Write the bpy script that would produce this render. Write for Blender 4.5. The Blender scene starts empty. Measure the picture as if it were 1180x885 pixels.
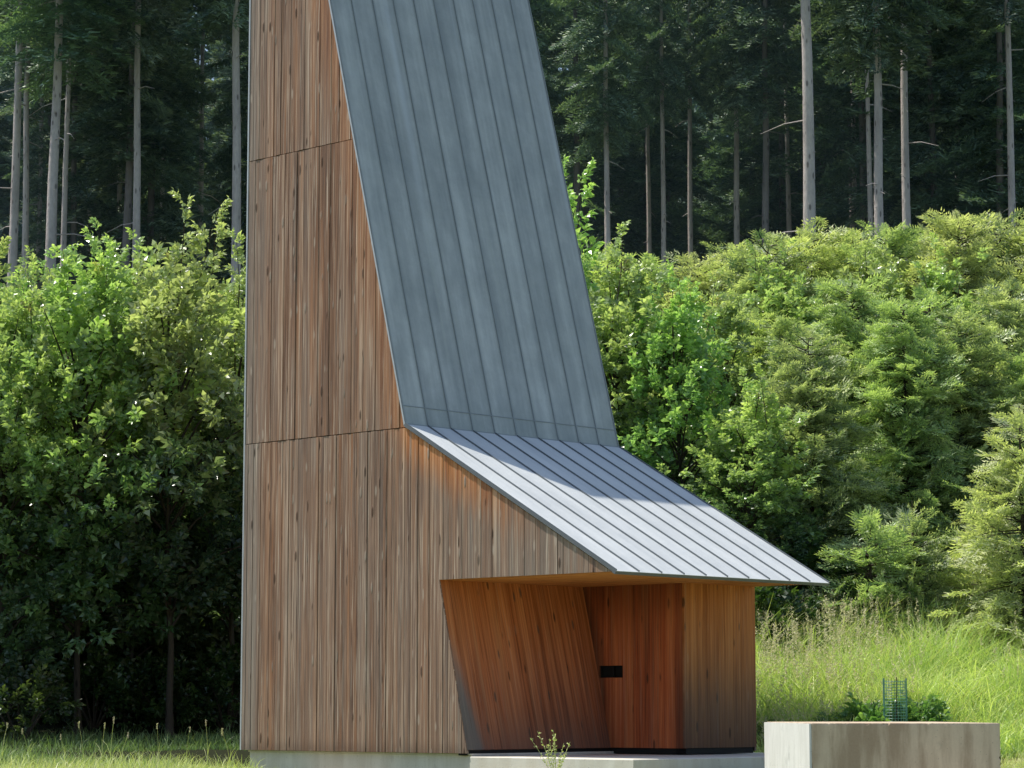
import bpy, math, random
import numpy as np
from mathutils import Vector

R = math.radians
scene = bpy.context.scene
C = scene.collection

# ------------------------------------------------------------------ helpers
class MB:
    """collects tris / quads / polygons and links them as ONE mesh object"""
    def __init__(s):
        s.V = []; s.P = []; s.n = 0; s.T = []; s.G = []; s.sm = []
    def add(s, V, faces, tint=None, smooth=False):
        V = np.asarray(V, float)
        k = len(V)
        s.V.append(V)
        if tint is None: tint = np.zeros((k, 3))
        tint = np.asarray(tint, float)
        if tint.ndim == 1: tint = np.tile(tint, (k, 1))
        s.T.append(tint)
        for f in faces if isinstance(faces, list) else [faces]:
            a = np.asarray(f, int)
            if a.ndim == 1: a = a[None, :]
            if len(a): s.P.append((a + s.n, smooth))
        s.n += k
    def build(s, name, mat, parent=None, kind=None, attr='tint'):
        me = bpy.data.meshes.new(name)
        V = np.concatenate(s.V); T = np.concatenate(s.T)
        me.vertices.add(len(V)); me.vertices.foreach_set('co', V.astype(np.float32).ravel())
        loops = np.concatenate([a.ravel() for a, _ in s.P])
        sizes = np.concatenate([np.full(len(a), a.shape[1]) for a, _ in s.P])
        sm = np.concatenate([np.full(len(a), q) for a, q in s.P])
        st = np.concatenate([[0], np.cumsum(sizes)[:-1]])
        me.loops.add(len(loops)); me.loops.foreach_set('vertex_index', loops.astype(np.int32))
        me.polygons.add(len(sizes)); me.polygons.foreach_set('loop_start', st.astype(np.int32))
        me.polygons.foreach_set('use_smooth', sm.astype(bool))
        at = me.attributes.new(attr, 'FLOAT_VECTOR', 'POINT')
        at.data.foreach_set('vector', T.astype(np.float32).ravel())
        me.update(calc_edges=True)
        me.materials.append(mat)
        o = bpy.data.objects.new(name, me); C.objects.link(o)
        if parent: o.parent = parent
        if kind: o['kind'] = kind
        return o

def tag(o, label=None, cat=None, group=None, kind=None):
    if label: o['label'] = label
    if cat: o['category'] = cat
    if group: o['group'] = group
    if kind: o['kind'] = kind
    return o

def thing(name, loc, rz=0, label=None, cat=None, group=None):
    o = bpy.data.objects.new(name, None); C.objects.link(o)
    o.empty_display_size = .3
    o.location = loc; o.rotation_euler = (0, 0, rz)
    return tag(o, label, cat, group)

def copy_tree(o, loc, rz, sc, label, group):
    c = o.copy(); C.objects.link(c)
    c.location = loc; c.rotation_euler = (0, 0, rz); c.scale = sc
    c['label'] = label
    if group: c['group'] = group
    elif 'group' in c: del c['group']
    for ch in list(o.children):
        d = ch.copy(); C.objects.link(d); d.parent = c
        for g in list(ch.children):
            e = g.copy(); C.objects.link(e); e.parent = d
    return c

def nrm(a):
    a = np.asarray(a, float)
    return a / np.maximum(np.linalg.norm(a, axis=-1, keepdims=True), 1e-9)

def box_arr(x0, x1, y0, y1, z0, z1):
    V = np.array([[x, y, z] for x in (x0, x1) for y in (y0, y1) for z in (z0, z1)])
    F = np.array([[0, 1, 3, 2], [4, 6, 7, 5], [0, 4, 5, 1], [2, 3, 7, 6], [0, 2, 6, 4], [1, 5, 7, 3]])
    return V, F

def beam(p, q, w, h, up):
    """box from p to q, w wide (sideways), from 0 to h along up"""
    p = np.array(p, float); q = np.array(q, float)
    d = nrm(q - p); up = np.array(up, float); up = nrm(up - d * (up @ d)); sd = np.cross(d, up)
    V = []
    for a in (p, q):
        for b in (-w / 2, w / 2):
            for c in (0, h):
                V.append(a + sd * b + up * c)
    F = np.array([[0, 1, 3, 2], [4, 6, 7, 5], [0, 4, 5, 1], [2, 3, 7, 6], [0, 2, 6, 4], [1, 5, 7, 3]])
    return np.array(V), F

def tube(pts, rad, n=8):
    pts = np.asarray(pts, float); rad = np.asarray(rad, float)
    m = len(pts)
    t = nrm(np.gradient(pts, axis=0))
    ref = np.where(np.abs(t[:, 2:3]) > .9, np.array([[1., 0, 0]]), np.array([[0, 0, 1.]]))
    a = nrm(np.cross(t, ref)); b = np.cross(t, a)
    an = np.linspace(0, 2 * np.pi, n, endpoint=False)
    V = pts[:, None] + rad[:, None, None] * (a[:, None] * np.cos(an)[None, :, None] + b[:, None] * np.sin(an)[None, :, None])
    V = V.reshape(-1, 3)
    i = np.arange(m - 1)[:, None] * n; j = np.arange(n)[None, :]; k = (j + 1) % n
    F = np.stack([i + j, i + k, i + n + k, i + n + j], -1).reshape(-1, 4)
    return V, F

# ------------------------------------------------------------------ node helpers
class NT:
    def __init__(s, name, tree=None):
        if tree is None:
            s.m = bpy.data.materials.new(name); s.m.use_nodes = True; s.t = s.m.node_tree
        else:
            s.t = tree; s.m = None
        s.t.nodes.clear()
    def n(s, typ, **kw):
        nd = s.t.nodes.new(typ)
        for k, v in kw.items():
            setattr(nd, k, v)
        return nd
    def l(s, a, b): s.t.links.new(a, b)
    def put(s, sock, v):
        if hasattr(v, 'is_output') or isinstance(v, bpy.types.NodeSocket): s.l(v, sock)
        else: sock.default_value = v
    def math(s, op, a, b=0.0, clamp=False):
        nd = s.n('ShaderNodeMath', operation=op, use_clamp=clamp)
        s.put(nd.inputs[0], a); s.put(nd.inputs[1], b)
        return nd.outputs[0]
    def mix(s, f, a, b, mode='MIX'):
        nd = s.n('ShaderNodeMixRGB', blend_type=mode)
        s.put(nd.inputs[0], f)
        s.put(nd.inputs[1], a if not isinstance(a, tuple) else (*a, 1)); s.put(nd.inputs[2], b if not isinstance(b, tuple) else (*b, 1))
        return nd.outputs[0]
    def comb(s, x, y, z):
        nd = s.n('ShaderNodeCombineXYZ')
        for i, v in enumerate((x, y, z)): s.put(nd.inputs[i], v)
        return nd.outputs[0]
    def sep(s, v):
        nd = s.n('ShaderNodeSeparateXYZ'); s.l(v, nd.inputs[0]); return nd.outputs
    def noise(s, vec, scale=1, detail=3, rough=.55, dim='3D'):
        nd = s.n('ShaderNodeTexNoise', noise_dimensions=dim)
        if vec is not None: s.l(vec, nd.inputs['Vector'])
        nd.inputs['Scale'].default_value = scale; nd.inputs['Detail'].default_value = detail
        nd.inputs['Roughness'].default_value = rough
        return nd.outputs['Fac']
    def step(s, v, a, b):
        nd = s.n('ShaderNodeMapRange', interpolation_type='SMOOTHSTEP')
        s.put(nd.inputs[0], v); nd.inputs[1].default_value = a; nd.inputs[2].default_value = b
        return nd.outputs[0]
    def ramp(s, f, stops):
        nd = s.n('ShaderNodeValToRGB'); s.put(nd.inputs[0], f)
        el = nd.color_ramp.elements
        while len(el) < len(stops): el.new(.5)
        for e, (p, c) in zip(el, stops): e.position = p; e.color = (*c, 1)
        return nd.outputs[0]
    def attr(s, name):
        return s.n('ShaderNodeAttribute', attribute_name=name).outputs['Vector']
    def obj(s): return s.n('ShaderNodeTexCoord').outputs['Object']
    def out(s, col, rough=.7, spec=.3, metal=0., bump=None, bstr=.3, bdist=.01, transl=0., tcol=None):
        p = s.n('ShaderNodeBsdfPrincipled')
        s.put(p.inputs['Base Color'], col if not isinstance(col, tuple) else (*col, 1))
        s.put(p.inputs['Roughness'], rough); s.put(p.inputs['Metallic'], metal)
        p.inputs['Specular IOR Level'].default_value = spec
        if bump is not None:
            b = s.n('ShaderNodeBump'); s.l(bump, b.inputs['Height'])
            b.inputs['Strength'].default_value = bstr; b.inputs['Distance'].default_value = bdist
            s.l(b.outputs[0], p.inputs['Normal'])
        o = s.n('ShaderNodeOutputMaterial')
        if transl > 0:
            t = s.n('ShaderNodeBsdfTranslucent'); s.put(t.inputs[0], tcol if tcol is not None else col)
            m = s.n('ShaderNodeMixShader'); m.inputs[0].default_value = transl
            s.l(p.outputs[0], m.inputs[1]); s.l(t.outputs[0], m.inputs[2]); s.l(m.outputs[0], o.inputs[0])
        else:
            s.l(p.outputs[0], o.inputs[0])
        return s.m

# ------------------------------------------------------------------ measured geometry of the chapel
F_PX = 2998.0; PITCH = .1244; YAW = .8106
CX, CY, CZ = -25.7143, -22.6224, .6016
L, YB, YC, HC, YE, HE, W, S, YK, XD = 7.4107, 2.6752, 3.2256, 2.40, 3.9375, 4.6066, 4.5882, .2568, 1.2644, 2.9929
ZJ1, ZJ2, ZT = 8.9675, 4.5934, 12.55
YT = YE + S * (ZT - HE)
BX = -(math.cos(YAW) * CX - math.sin(YAW) * CY)
BY = -(math.sin(YAW) * CX + math.cos(YAW) * CY)
def b2w(x, y):
    return (BX + x * math.cos(YAW) - y * math.sin(YAW), BY + x * math.sin(YAW) + y * math.cos(YAW))
def bx_of(X, Y):      # chapel x coordinate of a world point
    return (X - BX) * math.cos(YAW) + (Y - BY) * math.sin(YAW)
def px(x, Y): return (x - 590) / F_PX * Y
def pz(y, Y): return CZ + (819 - y) / F_PX * Y

def sstep(a, b, v):
    t = np.clip((v - a) / (b - a), 0, 1); return t * t * (3 - 2 * t)
GY = [-60, 0, 20, 32, 40, 46, 52, 60, 70, 85, 120, 200, 420]
GZ = [-1.1, -1.0, -.75, -.45, -.28, .08, .6, 1.8, 4.0, 6.6, 12, 20, 34]
def ground(X, Y):
    X = np.asarray(X, float); Y = np.asarray(Y, float)
    z = np.interp(Y, GY, GZ)
    bx = bx_of(X, Y) - W
    bank = np.interp(Y, [36.5, 38, 40, 43, 46, 50, 60, 90, 200], [0, .12, .38, .95, 1.5, 1.9, 1.9, 1.0, 0])
    w = sstep(.6, 3.0, bx) * sstep(-2, 4.5, X)
    z = z + bank * w
    z = z + .05 * np.sin(X * 1.3 + Y * .7) * np.sin(Y * 1.1 - X * .4) * sstep(37, 42, Y)
    return z

# ------------------------------------------------------------------ materials
def wood(name, ramp, grey, greyamt, mask, fine=.66):
    s = NT(name)
    u, l, sd = s.sep(s.attr('gc'))
    wn = s.n('ShaderNodeTexWhiteNoise', noise_dimensions='1D'); s.l(s.math('MULTIPLY', sd, 73.1), wn.inputs['W'])
    brd = wn.outputs['Value']
    wn2 = s.n('ShaderNodeTexWhiteNoise', noise_dimensions='1D'); s.l(s.math('MULTIPLY', sd, 31.7), wn2.inputs['W'])
    brd2 = wn2.outputs['Value']
    wav = s.noise(s.comb(s.math('MULTIPLY', u, 2.), s.math('MULTIPLY', l, 1.2), s.math('MULTIPLY', sd, 50)), 1, 2)
    uw = s.math('ADD', u, s.math('MULTIPLY', wav, .03))
    n1 = s.noise(s.comb(s.math('MULTIPLY', uw, 22), s.math('MULTIPLY', l, .45), s.math('MULTIPLY', sd, 37)), 1, 4, .6)
    n2 = s.noise(s.comb(s.math('MULTIPLY', uw, 130), s.math('MULTIPLY', l, 1.6), s.math('MULTIPLY', sd, 91)), 1, 3, .6)
    n3 = s.noise(s.comb(s.math('MULTIPLY', u, .7), s.math('MULTIPLY', l, .35), 0.), 1, 3)
    n4 = s.noise(s.comb(s.math('MULTIPLY', uw, 45), s.math('MULTIPLY', l, .8), s.math('MULTIPLY', sd, 11)), 1, 4, .65)
    f = s.math('ADD', s.math('MULTIPLY', brd, .34), s.math('MULTIPLY', s.math('SUBTRACT', s.math('MULTIPLY', n1, 1.6), .50), 1.0))
    f = s.math('ADD', f, s.math('MULTIPLY', s.math('SUBTRACT', n2, .5), .55))
    col = s.ramp(f, ramp)
    n6 = s.noise(s.comb(s.math('MULTIPLY', uw, 11), s.math('MULTIPLY', l, .22), s.math('MULTIPLY', sd, 7)), 1, 3, .6)
    col = s.mix(s.math('MULTIPLY', s.step(n6, .50, .68), fine), col, s.mix(n2, (.26, .10, .042), (.50, .24, .115)))
    # knots
    vo = s.n('ShaderNodeTexVoronoi', voronoi_dimensions='3D'); vo.inputs['Scale'].default_value = 1
    s.l(s.comb(s.math('MULTIPLY', u, 8.), s.math('MULTIPLY', l, 2.1), s.math('MULTIPLY', sd, 400)), vo.inputs['Vector'])
    kn = s.math('SUBTRACT', 1., s.step(vo.outputs['Distance'], .10, .22))
    cs = s.sep(vo.outputs['Color'])
    kl = s.math('MULTIPLY', kn, s.step(cs[1], .55, .60))
    kn = s.math('MULTIPLY', kn, s.step(cs[0], .50, .55))
    # weather grey
    g = s.math('ADD', s.math('MULTIPLY', brd2, .30), s.math('MULTIPLY', n4, .75))
    g = s.math('ADD', g, s.math('MULTIPLY', s.math('SUBTRACT', n3, .5), .5))
    g = s.step(g, .30, .95)
    prot, ga, dark = mask(s, u, l, n3, n4)
    gm = s.math('MULTIPLY', s.math('ADD', s.math('MULTIPLY', g, greyamt), ga, True), s.math('SUBTRACT', 1., prot), True)
    gcol = s.mix(n2, tuple(c * .7 for c in grey), tuple(c * 1.25 for c in grey))
    col = s.mix(gm, col, gcol)
    col = s.mix(s.math('MULTIPLY', prot, .62), col, s.ramp(f, [(0.2, (.50, .150, .034)), (.8, (.86, .35, .105))]))
    # dark checks and streaks
    n5 = s.noise(s.comb(s.math('MULTIPLY', uw, 60), s.math('MULTIPLY', l, .55), s.math('MULTIPLY', sd, 23)), 1, 3, .6)
    col = s.mix(s.math('MULTIPLY', s.step(n4, .57, .72), fine), col, (.065, .036, .024))
    col = s.mix(s.math('MULTIPLY', s.step(n5, .57, .67), fine if fine > .6 else fine * .3), col, (.74, .60, .47))
    col = s.mix(s.math('MULTIPLY', kn, .75), col, (.055, .026, .014))
    col = s.mix(s.math('MULTIPLY', kl, max(0., fine - .45) * 2.2), col, (.60, .50, .40))
    col = s.mix(dark, col, (.035, .02, .014))  # wall mask; on the door it includes the painted seam shadow
    h = s.math('ADD', s.math('MULTIPLY', n2, .5), s.math('ADD', s.math('MULTIPLY', n4, .8), s.math('MULTIPLY', kn, 1.2)))
    return s.out(col, .72, .25, bump=h, bstr=.8, bdist=.008)

def m_side(s, u, l, n3, n4):
    # protected strip under the canopy edge keeps its orange colour
    dz = s.math('SUBTRACT', s.math('ADD', HC, s.math('MULTIPLY', u, (HE - HC) / YE)), l)
    p = s.math('SUBTRACT', 1., s.step(s.math('ADD', dz, s.math('MULTIPLY', n4, .5)), .25, .95))
    p = s.math('MULTIPLY', p, s.math('MULTIPLY', s.step(dz, -.25, -.1), s.math('SUBTRACT', 1., s.step(u, YE - .05, YE + .2))))
    p = s.math('MULTIPLY', p, s.step(u, 1.0, 3.2))
    # strip along the steep verge
    dv = s.math('SUBTRACT', u, s.math('ADD', YE, s.math('MULTIPLY', s.math('SUBTRACT', l, HE), S)))
    pv = s.math('MULTIPLY', s.math('SUBTRACT', 1., s.step(dv, .05, .7)), s.step(l, 4.3, 4.7))
    p = s.math('MAXIMUM', p, s.math('MULTIPLY', pv, .35))
    ga = s.math('MULTIPLY', s.step(u, L - .5, L - .1), .55)
    gb = s.math('MULTIPLY', s.math('SUBTRACT', 1., s.step(u, 2.4, 4.1)), .30)
    ga = s.math('ADD', ga, gb)
    dk = s.math('MULTIPLY', s.math('SUBTRACT', 1., s.step(s.math('ADD', l, s.math('MULTIPLY', n4, .25)), .1, .35)), .35)
    return p, ga, dk
def m_panel(s, u, l, n3, n4):
    ll = s.math('ADD', l, s.math('MULTIPLY', s.math('SUBTRACT', n4, .5), .8))
    p = s.math('MULTIPLY', s.step(ll, .6, 2.4), .85)
    ed = s.math('SUBTRACT', 1., s.step(s.math('ADD', u, s.math('MULTIPLY', ll, .15)), .20, .45))
    ga = s.math('MULTIPLY', ed, s.math('SUBTRACT', 1., s.step(l, 1.4, 2.2)))
    ga = s.math('ADD', ga, s.math('MULTIPLY', s.math('SUBTRACT', 1., s.step(ll, .0, .7)), .25))
    dk = s.math('MULTIPLY', s.math('SUBTRACT', 1., s.step(ll, .0, 1.5)), .45)
    return p, ga, dk
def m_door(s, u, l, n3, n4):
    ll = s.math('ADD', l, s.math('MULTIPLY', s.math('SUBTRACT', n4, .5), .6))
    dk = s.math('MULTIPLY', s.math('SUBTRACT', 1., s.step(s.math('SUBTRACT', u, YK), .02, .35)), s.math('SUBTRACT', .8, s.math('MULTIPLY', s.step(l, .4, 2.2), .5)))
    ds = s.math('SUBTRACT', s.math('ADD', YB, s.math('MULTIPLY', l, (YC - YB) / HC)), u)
    dk2 = s.math('MULTIPLY', s.math('SUBTRACT', 1., s.step(s.math('ADD', ds, s.math('MULTIPLY', n4, .15)), .0, .38)), s.math('ADD', .45, s.math('MULTIPLY', s.step(l, .2, 2.2), .45)))  # shadow beside the leaning panel painted into the door colour
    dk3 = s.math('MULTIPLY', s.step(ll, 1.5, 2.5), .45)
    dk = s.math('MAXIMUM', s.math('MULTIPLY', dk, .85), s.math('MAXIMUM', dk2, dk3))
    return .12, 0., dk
def m_front(s, u, l, n3, n4):
    ll = s.math('ADD', l, s.math('MULTIPLY', s.math('SUBTRACT', n4, .5), .9))
    p = s.step(ll, .5, 2.3)
    ga = s.math('MULTIPLY', s.math('SUBTRACT', 1., s.step(ll, .3, 1.7)), .35)
    dk = s.math('MULTIPLY', s.math('SUBTRACT', 1., s.step(ll, -.1, 1.6)), .6)
    return p, ga, dk
def m_soffit(s, u, l, n3, n4): return 1.0, 0., 0.

RW = [(.10, (.095, .044, .027)), (.36, (.235, .124, .074)), (.60, (.345, .200, .126)), (.90, (.60, .42, .30))]
M = {}
M['wood_side'] = wood('weathered_larch', RW, (.285, .238, .200), .72, m_side)
M['wood_panel'] = wood('sheltered_larch', [(.05, (.20, .055, .021)), (.45, (.56, .175, .068)), (.92, (.76, .31, .14))], (.26, .235, .215), .2, m_panel, .5)
M['wood_door'] = wood('dark_red_larch', [(.05, (.18, .036, .012)), (.45, (.50, .110, .035)), (.92, (.72, .23, .08))], (.30, .20, .15), .12, m_door, .45)
M['wood_front'] = wood('brown_larch', [(.05, (.18, .066, .022)), (.45, (.40, .155, .052)), (.92, (.58, .28, .11))], (.22, .165, .125), .25, m_front, .5)
M['wood_soffit'] = wood('orange_larch', [(.15, (.4, .17, .05)), (.88, (.65, .33, .12))], (.2, .15, .1), .0, m_soffit, .1)

def zinc(name, steep):
    s = NT(name)
    v = s.attr('tint'); u, l, pan = s.sep(v)
    wn = s.n('ShaderNodeTexWhiteNoise', noise_dimensions='1D'); s.l(s.math('MULTIPLY', pan, 7.3), wn.inputs['W'])
    st = s.noise(s.comb(s.math('MULTIPLY', u, 5), s.math('MULTIPLY', l, .35), pan), 1, 4, .6)
    bl = s.noise(s.comb(s.math('MULTIPLY', u, 1.2), s.math('MULTIPLY', l, .8), 3.), 1, 4, .6)
    fi = s.noise(s.comb(s.math('MULTIPLY', u, 30), s.math('MULTIPLY', l, 22), 1.), 1, 3, .6)
    wv = s.noise(s.comb(s.math('MULTIPLY', u, 2.2), s.math('MULTIPLY', l, 2.6), pan), 1, 2)
    if steep:
        bl2 = s.noise(s.comb(s.math('MULTIPLY', u, 3.), s.math('MULTIPLY', l, 2.2), 5.), 1, 4, .65)
        f = s.math('ADD', s.math('MULTIPLY', st, .45), s.math('ADD', s.math('MULTIPLY', bl, .3), s.math('MULTIPLY', bl2, .25)))
        f = s.math('ADD', f, s.math('MULTIPLY', s.math('SUBTRACT', wn.outputs['Value'], .5), .10))
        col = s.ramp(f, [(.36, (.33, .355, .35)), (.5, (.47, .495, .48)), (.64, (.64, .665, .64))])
        # pale lime runs, stronger low down, a little green
        run = s.noise(s.comb(s.math('MULTIPLY', u, 9), s.math('MULTIPLY', l, .22), 8.), 1, 3, .6)
        lo = s.math('ADD', .4, s.math('MULTIPLY', s.math('SUBTRACT', 1., s.step(l, .3, 4.5)), .6))
        col = s.mix(s.math('MULTIPLY', s.math('MULTIPLY', s.step(run, .54, .74), lo), .7), col, (.50, .53, .48))
        fr_ = s.math('FRACT', s.math('MULTIPLY', s.math('ADD', u, .02), 10 / (W + .04)))
        ed_ = s.math('MULTIPLY', s.step(s.math('ABSOLUTE', s.math('SUBTRACT', fr_, .5)), .36, .5), s.math('ADD', .25, st))
        col = s.mix(s.math('MULTIPLY', ed_, .6), col, (.17, .20, .21))
        bd = s.noise(s.comb(s.math('MULTIPLY', u, 4.), s.math('MULTIPLY', l, .10), 2.), 1, 2, .5)
        col = s.mix(s.math('MULTIPLY', s.math('MULTIPLY', s.step(bd, .56, .72), s.step(s.math('ADD', l, bl), 2.6, 6.)), .65), col, (.66, .70, .72))
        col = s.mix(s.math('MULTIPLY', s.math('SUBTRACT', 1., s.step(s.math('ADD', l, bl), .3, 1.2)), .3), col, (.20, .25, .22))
        col = s.mix(.18, col, s.mix(fi, (.10, .12, .13), (.42, .46, .48)))
        return s.out(col, .50, .5, .12, bump=s.math('ADD', wv, s.math('MULTIPLY', fi, .04)), bstr=.5, bdist=.03)
    f = s.math('ADD', s.math('MULTIPLY', st, .5), s.math('MULTIPLY', bl, .5))
    f = s.math('ADD', f, s.math('MULTIPLY', s.math('SUBTRACT', wn.outputs['Value'], .5), .12))
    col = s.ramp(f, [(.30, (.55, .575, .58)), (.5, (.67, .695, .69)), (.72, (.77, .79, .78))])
    col = s.mix(.10, col, s.mix(fi, (.3, .32, .34), (.75, .78, .8)))
    return s.out(col, .5, .5, .15, bump=s.math('ADD', wv, s.math('MULTIPLY', fi, .03)), bstr=.45, bdist=.03)
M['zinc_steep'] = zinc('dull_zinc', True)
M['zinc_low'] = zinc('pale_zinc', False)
def plain(name, col, rough=.7, var=.2, scale=8, spec=.3, metal=0.):
    s = NT(name)
    n = s.noise(s.obj(), scale, 4)
    return s.out(s.mix(n, tuple(c * (1 - var) for c in col), tuple(min(1, c * (1 + var)) for c in col)), rough, spec, metal, bump=n, bstr=.2)
M['trim'] = plain('zinc_trim', (.50, .52, .53), .45, .15, 6, .5, .3)
M['edge'] = plain('dark_zinc_edge', (.16, .17, .18), .5, .2, 6, .5, .3)
M['seam'] = plain('zinc_seam_shade', (.13, .15, .165), .55, .2, 6, .5, .2)
M['seam_steep'] = plain('steep_seam', (.29, .32, .33), .55, .2, 6, .5, .2)
M['black'] = plain('dark_recess', (.012, .011, .010), .7)
M['core'] = plain('dark_board_gap', (.05, .032, .022), .9)

def concrete(name, base, stain, amt, sc=(3.2, 3.2, .5)):
    s = NT(name)
    x, y, z = s.sep(s.obj())
    n0 = s.noise(s.obj(), 2.2, 5, .6)
    n1 = s.noise(s.comb(s.math('MULTIPLY', x, sc[0]), s.math('MULTIPLY', y, sc[1]), s.math('MULTIPLY', z, sc[2])), 1, 5, .62)
    n2 = s.noise(s.obj(), 40, 4, .6)
    n3 = s.noise(s.comb(s.math('MULTIPLY', x, 9.), s.math('MULTIPLY', y, 9.), s.math('MULTIPLY', z, 1.5)), 1, 4)
    col = s.mix(n0, tuple(c * .78 for c in base), tuple(min(1, c * 1.15) for c in base))
    col = s.mix(s.math('MULTIPLY', s.step(s.math('ADD', s.math('MULTIPLY', n1, .75), s.math('MULTIPLY', n3, .25)), .40, .60), amt), col, stain)
    col = s.mix(s.math('MULTIPLY', s.step(n0, .60, .72), .5), col, tuple(c * .45 for c in base))
    vo = s.n('ShaderNodeTexVoronoi'); vo.inputs['Scale'].default_value = 17; s.l(s.obj(), vo.inputs['Vector'])
    pit = s.math('SUBTRACT', 1., s.step(vo.outputs['Distance'], .06, .13))
    col = s.mix(s.math('MULTIPLY', pit, .45), col, tuple(c * .3 for c in base))
    col = s.mix(.15, col, s.mix(n2, (.1, .1, .09), (.8, .78, .72)))
    h = s.math('SUBTRACT', s.math('ADD', s.math('MULTIPLY', n2, .4), n0), s.math('MULTIPLY', pit, .8))
    return s.out(col, .85, .2, bump=h, bstr=.35, bdist=.01)
M['conc_plinth'] = concrete('plinth_concrete', (.74, .68, .60), (.50, .44, .36), .5)
M['conc_slab'] = concrete('pale_slab_concrete', (.86, .81, .70), (.66, .58, .45), .45)
M['conc_block'] = concrete('stained_block_concrete', (.80, .63, .45), (.40, .27, .165), .85)
M['conc_side'] = concrete('sunlit_block_end', (.90, .89, .84), (.62, .62, .57), .4, (6, 6, 1.5))  # lighter mix for the left end, with its sunlight put into the colour

def leafmat(name, dark, light, young, red=(.30, .10, .03), rough=.38, spec=.5, transl=.35, tmul=(1.5, 1.7, .7)):
    s = NT(name)
    r, g, b = s.sep(s.attr('tint'))
    oi = s.n('ShaderNodeObjectInfo').outputs['Random']
    n = s.noise(s.obj(), 1.1, 3)
    f = s.math('ADD', s.math('MULTIPLY', r, .7), s.math('MULTIPLY', s.math('SUBTRACT', n, .35), .9))
    hv = s.n('ShaderNodeHueSaturation')
    f = s.math('ADD', f, s.math('MULTIPLY', s.math('SUBTRACT', oi, .5), .3), True)
    col = s.mix(f, dark, light)
    col = s.mix(g, col, young)
    col = s.mix(b, col, red)
    s.l(s.math('ADD', .482, s.math('MULTIPLY', oi, .036)), hv.inputs['Hue']); s.l(s.math('ADD', .78, s.math('MULTIPLY', oi, .25)), hv.inputs['Saturation']); s.l(col, hv.inputs['Color']); col = hv.outputs[0]
    tc = s.mix(1., col, tmul, 'MULTIPLY')
    return s.out(col, rough, spec, transl=transl, tcol=tc)
M['oak'] = leafmat('broad_leaf', (.045, .105, .062), (.40, .60, .23), (.68, .84, .28), rough=.27, spec=.85, transl=.48, tmul=(1.35, 1.4, .75))
M['hedge'] = leafmat('undergrowth_leaf', (.016, .045, .020), (.05, .105, .03), (.17, .23, .04), rough=.32, spec=.6)
M['herb'] = leafmat('herb_leaf', (.05, .12, .05), (.20, .34, .11), (.45, .55, .16), rough=.32, spec=.6)
M['fir'] = leafmat('fir_needle', (.080, .165, .105), (.50, .60, .30), (.80, .85, .42), rough=.42, spec=.5, transl=.3)
M['larch'] = leafmat('larch_needle', (.20, .28, .15), (.68, .73, .36), (.84, .86, .42), rough=.42, spec=.5, transl=.35)
M['spruce'] = leafmat('spruce_needle', (.050, .105, .098), (.22, .34, .22), (.52, .62, .32), rough=.5, spec=.4, transl=.15)
M['grass'] = leafmat('grass_blade', (.15, .28, .085), (.62, .74, .24), (.90, .90, .38), red=(.70, .60, .34), rough=.45, spec=.5, transl=.28)
M['straw'] = leafmat('dry_grass', (.60, .54, .32), (.88, .80, .54), (.62, .64, .28), red=(.42, .30, .20), rough=.7, spec=.2, transl=.25, tmul=(1, 1, 1))

def bark(name, a, b):
    s = NT(name)
    x, y, z = s.sep(s.obj())
    n = s.noise(s.comb(s.math('MULTIPLY', x, 14), s.math('MULTIPLY', y, 14), s.math('MULTIPLY', z, 5)), 1, 5, .65)
    n2 = s.noise(s.comb(x, y, s.math('MULTIPLY', z, .35)), 1, 3)
    col = s.mix(n, a, b)
    col = s.mix(s.math('MULTIPLY', s.step(n2, .5, .7), .45), col, tuple(c * .5 for c in a))
    vo = s.n('ShaderNodeTexVoronoi'); vo.inputs['Scale'].default_value = 1
    s.l(s.comb(s.math('MULTIPLY', x, 7), s.math('MULTIPLY', y, 7), s.math('MULTIPLY', z, 2.4)), vo.inputs['Vector'])
    dot = s.math('SUBTRACT', 1., s.step(vo.outputs['Distance'], .12, .25))
    col = s.mix(s.math('MULTIPLY', dot, .7), col, tuple(c * .22 for c in a))
    return s.out(col, .9, .15, bump=n, bstr=.8, bdist=.03)
M['bark_spruce'] = bark('spruce_bark', (.36, .32, .30), (.72, .66, .61))
M['bark_shade'] = bark('shaded_spruce_bark', (.16, .148, .145), (.36, .33, .315))  # darker copy of the spruce bark, forest shade put into its colour
M['bark_young'] = bark('young_bark', (.045, .038, .030), (.10, .085, .065))

def ground_mat():
    s = NT('meadow_ground')
    x, y, z = s.sep(s.obj())
    n = s.noise(s.obj(), .7, 5, .6); n2 = s.noise(s.obj(), 9, 4, .6)
    far = s.math('MULTIPLY', s.step(y, 39.6, 41.2), s.step(s.math('MULTIPLY', x, -1.), .5, 3.5))  # dark band under the left trees: soil tone with tree shade painted in
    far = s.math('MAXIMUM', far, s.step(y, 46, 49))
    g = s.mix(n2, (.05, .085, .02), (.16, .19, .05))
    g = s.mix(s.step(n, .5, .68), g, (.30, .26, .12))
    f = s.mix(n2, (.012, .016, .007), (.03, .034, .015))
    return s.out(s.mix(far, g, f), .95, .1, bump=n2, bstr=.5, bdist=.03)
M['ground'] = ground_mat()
M['path'] = plain('gravel', (.46, .41, .31), .95, .35, 30)

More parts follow.
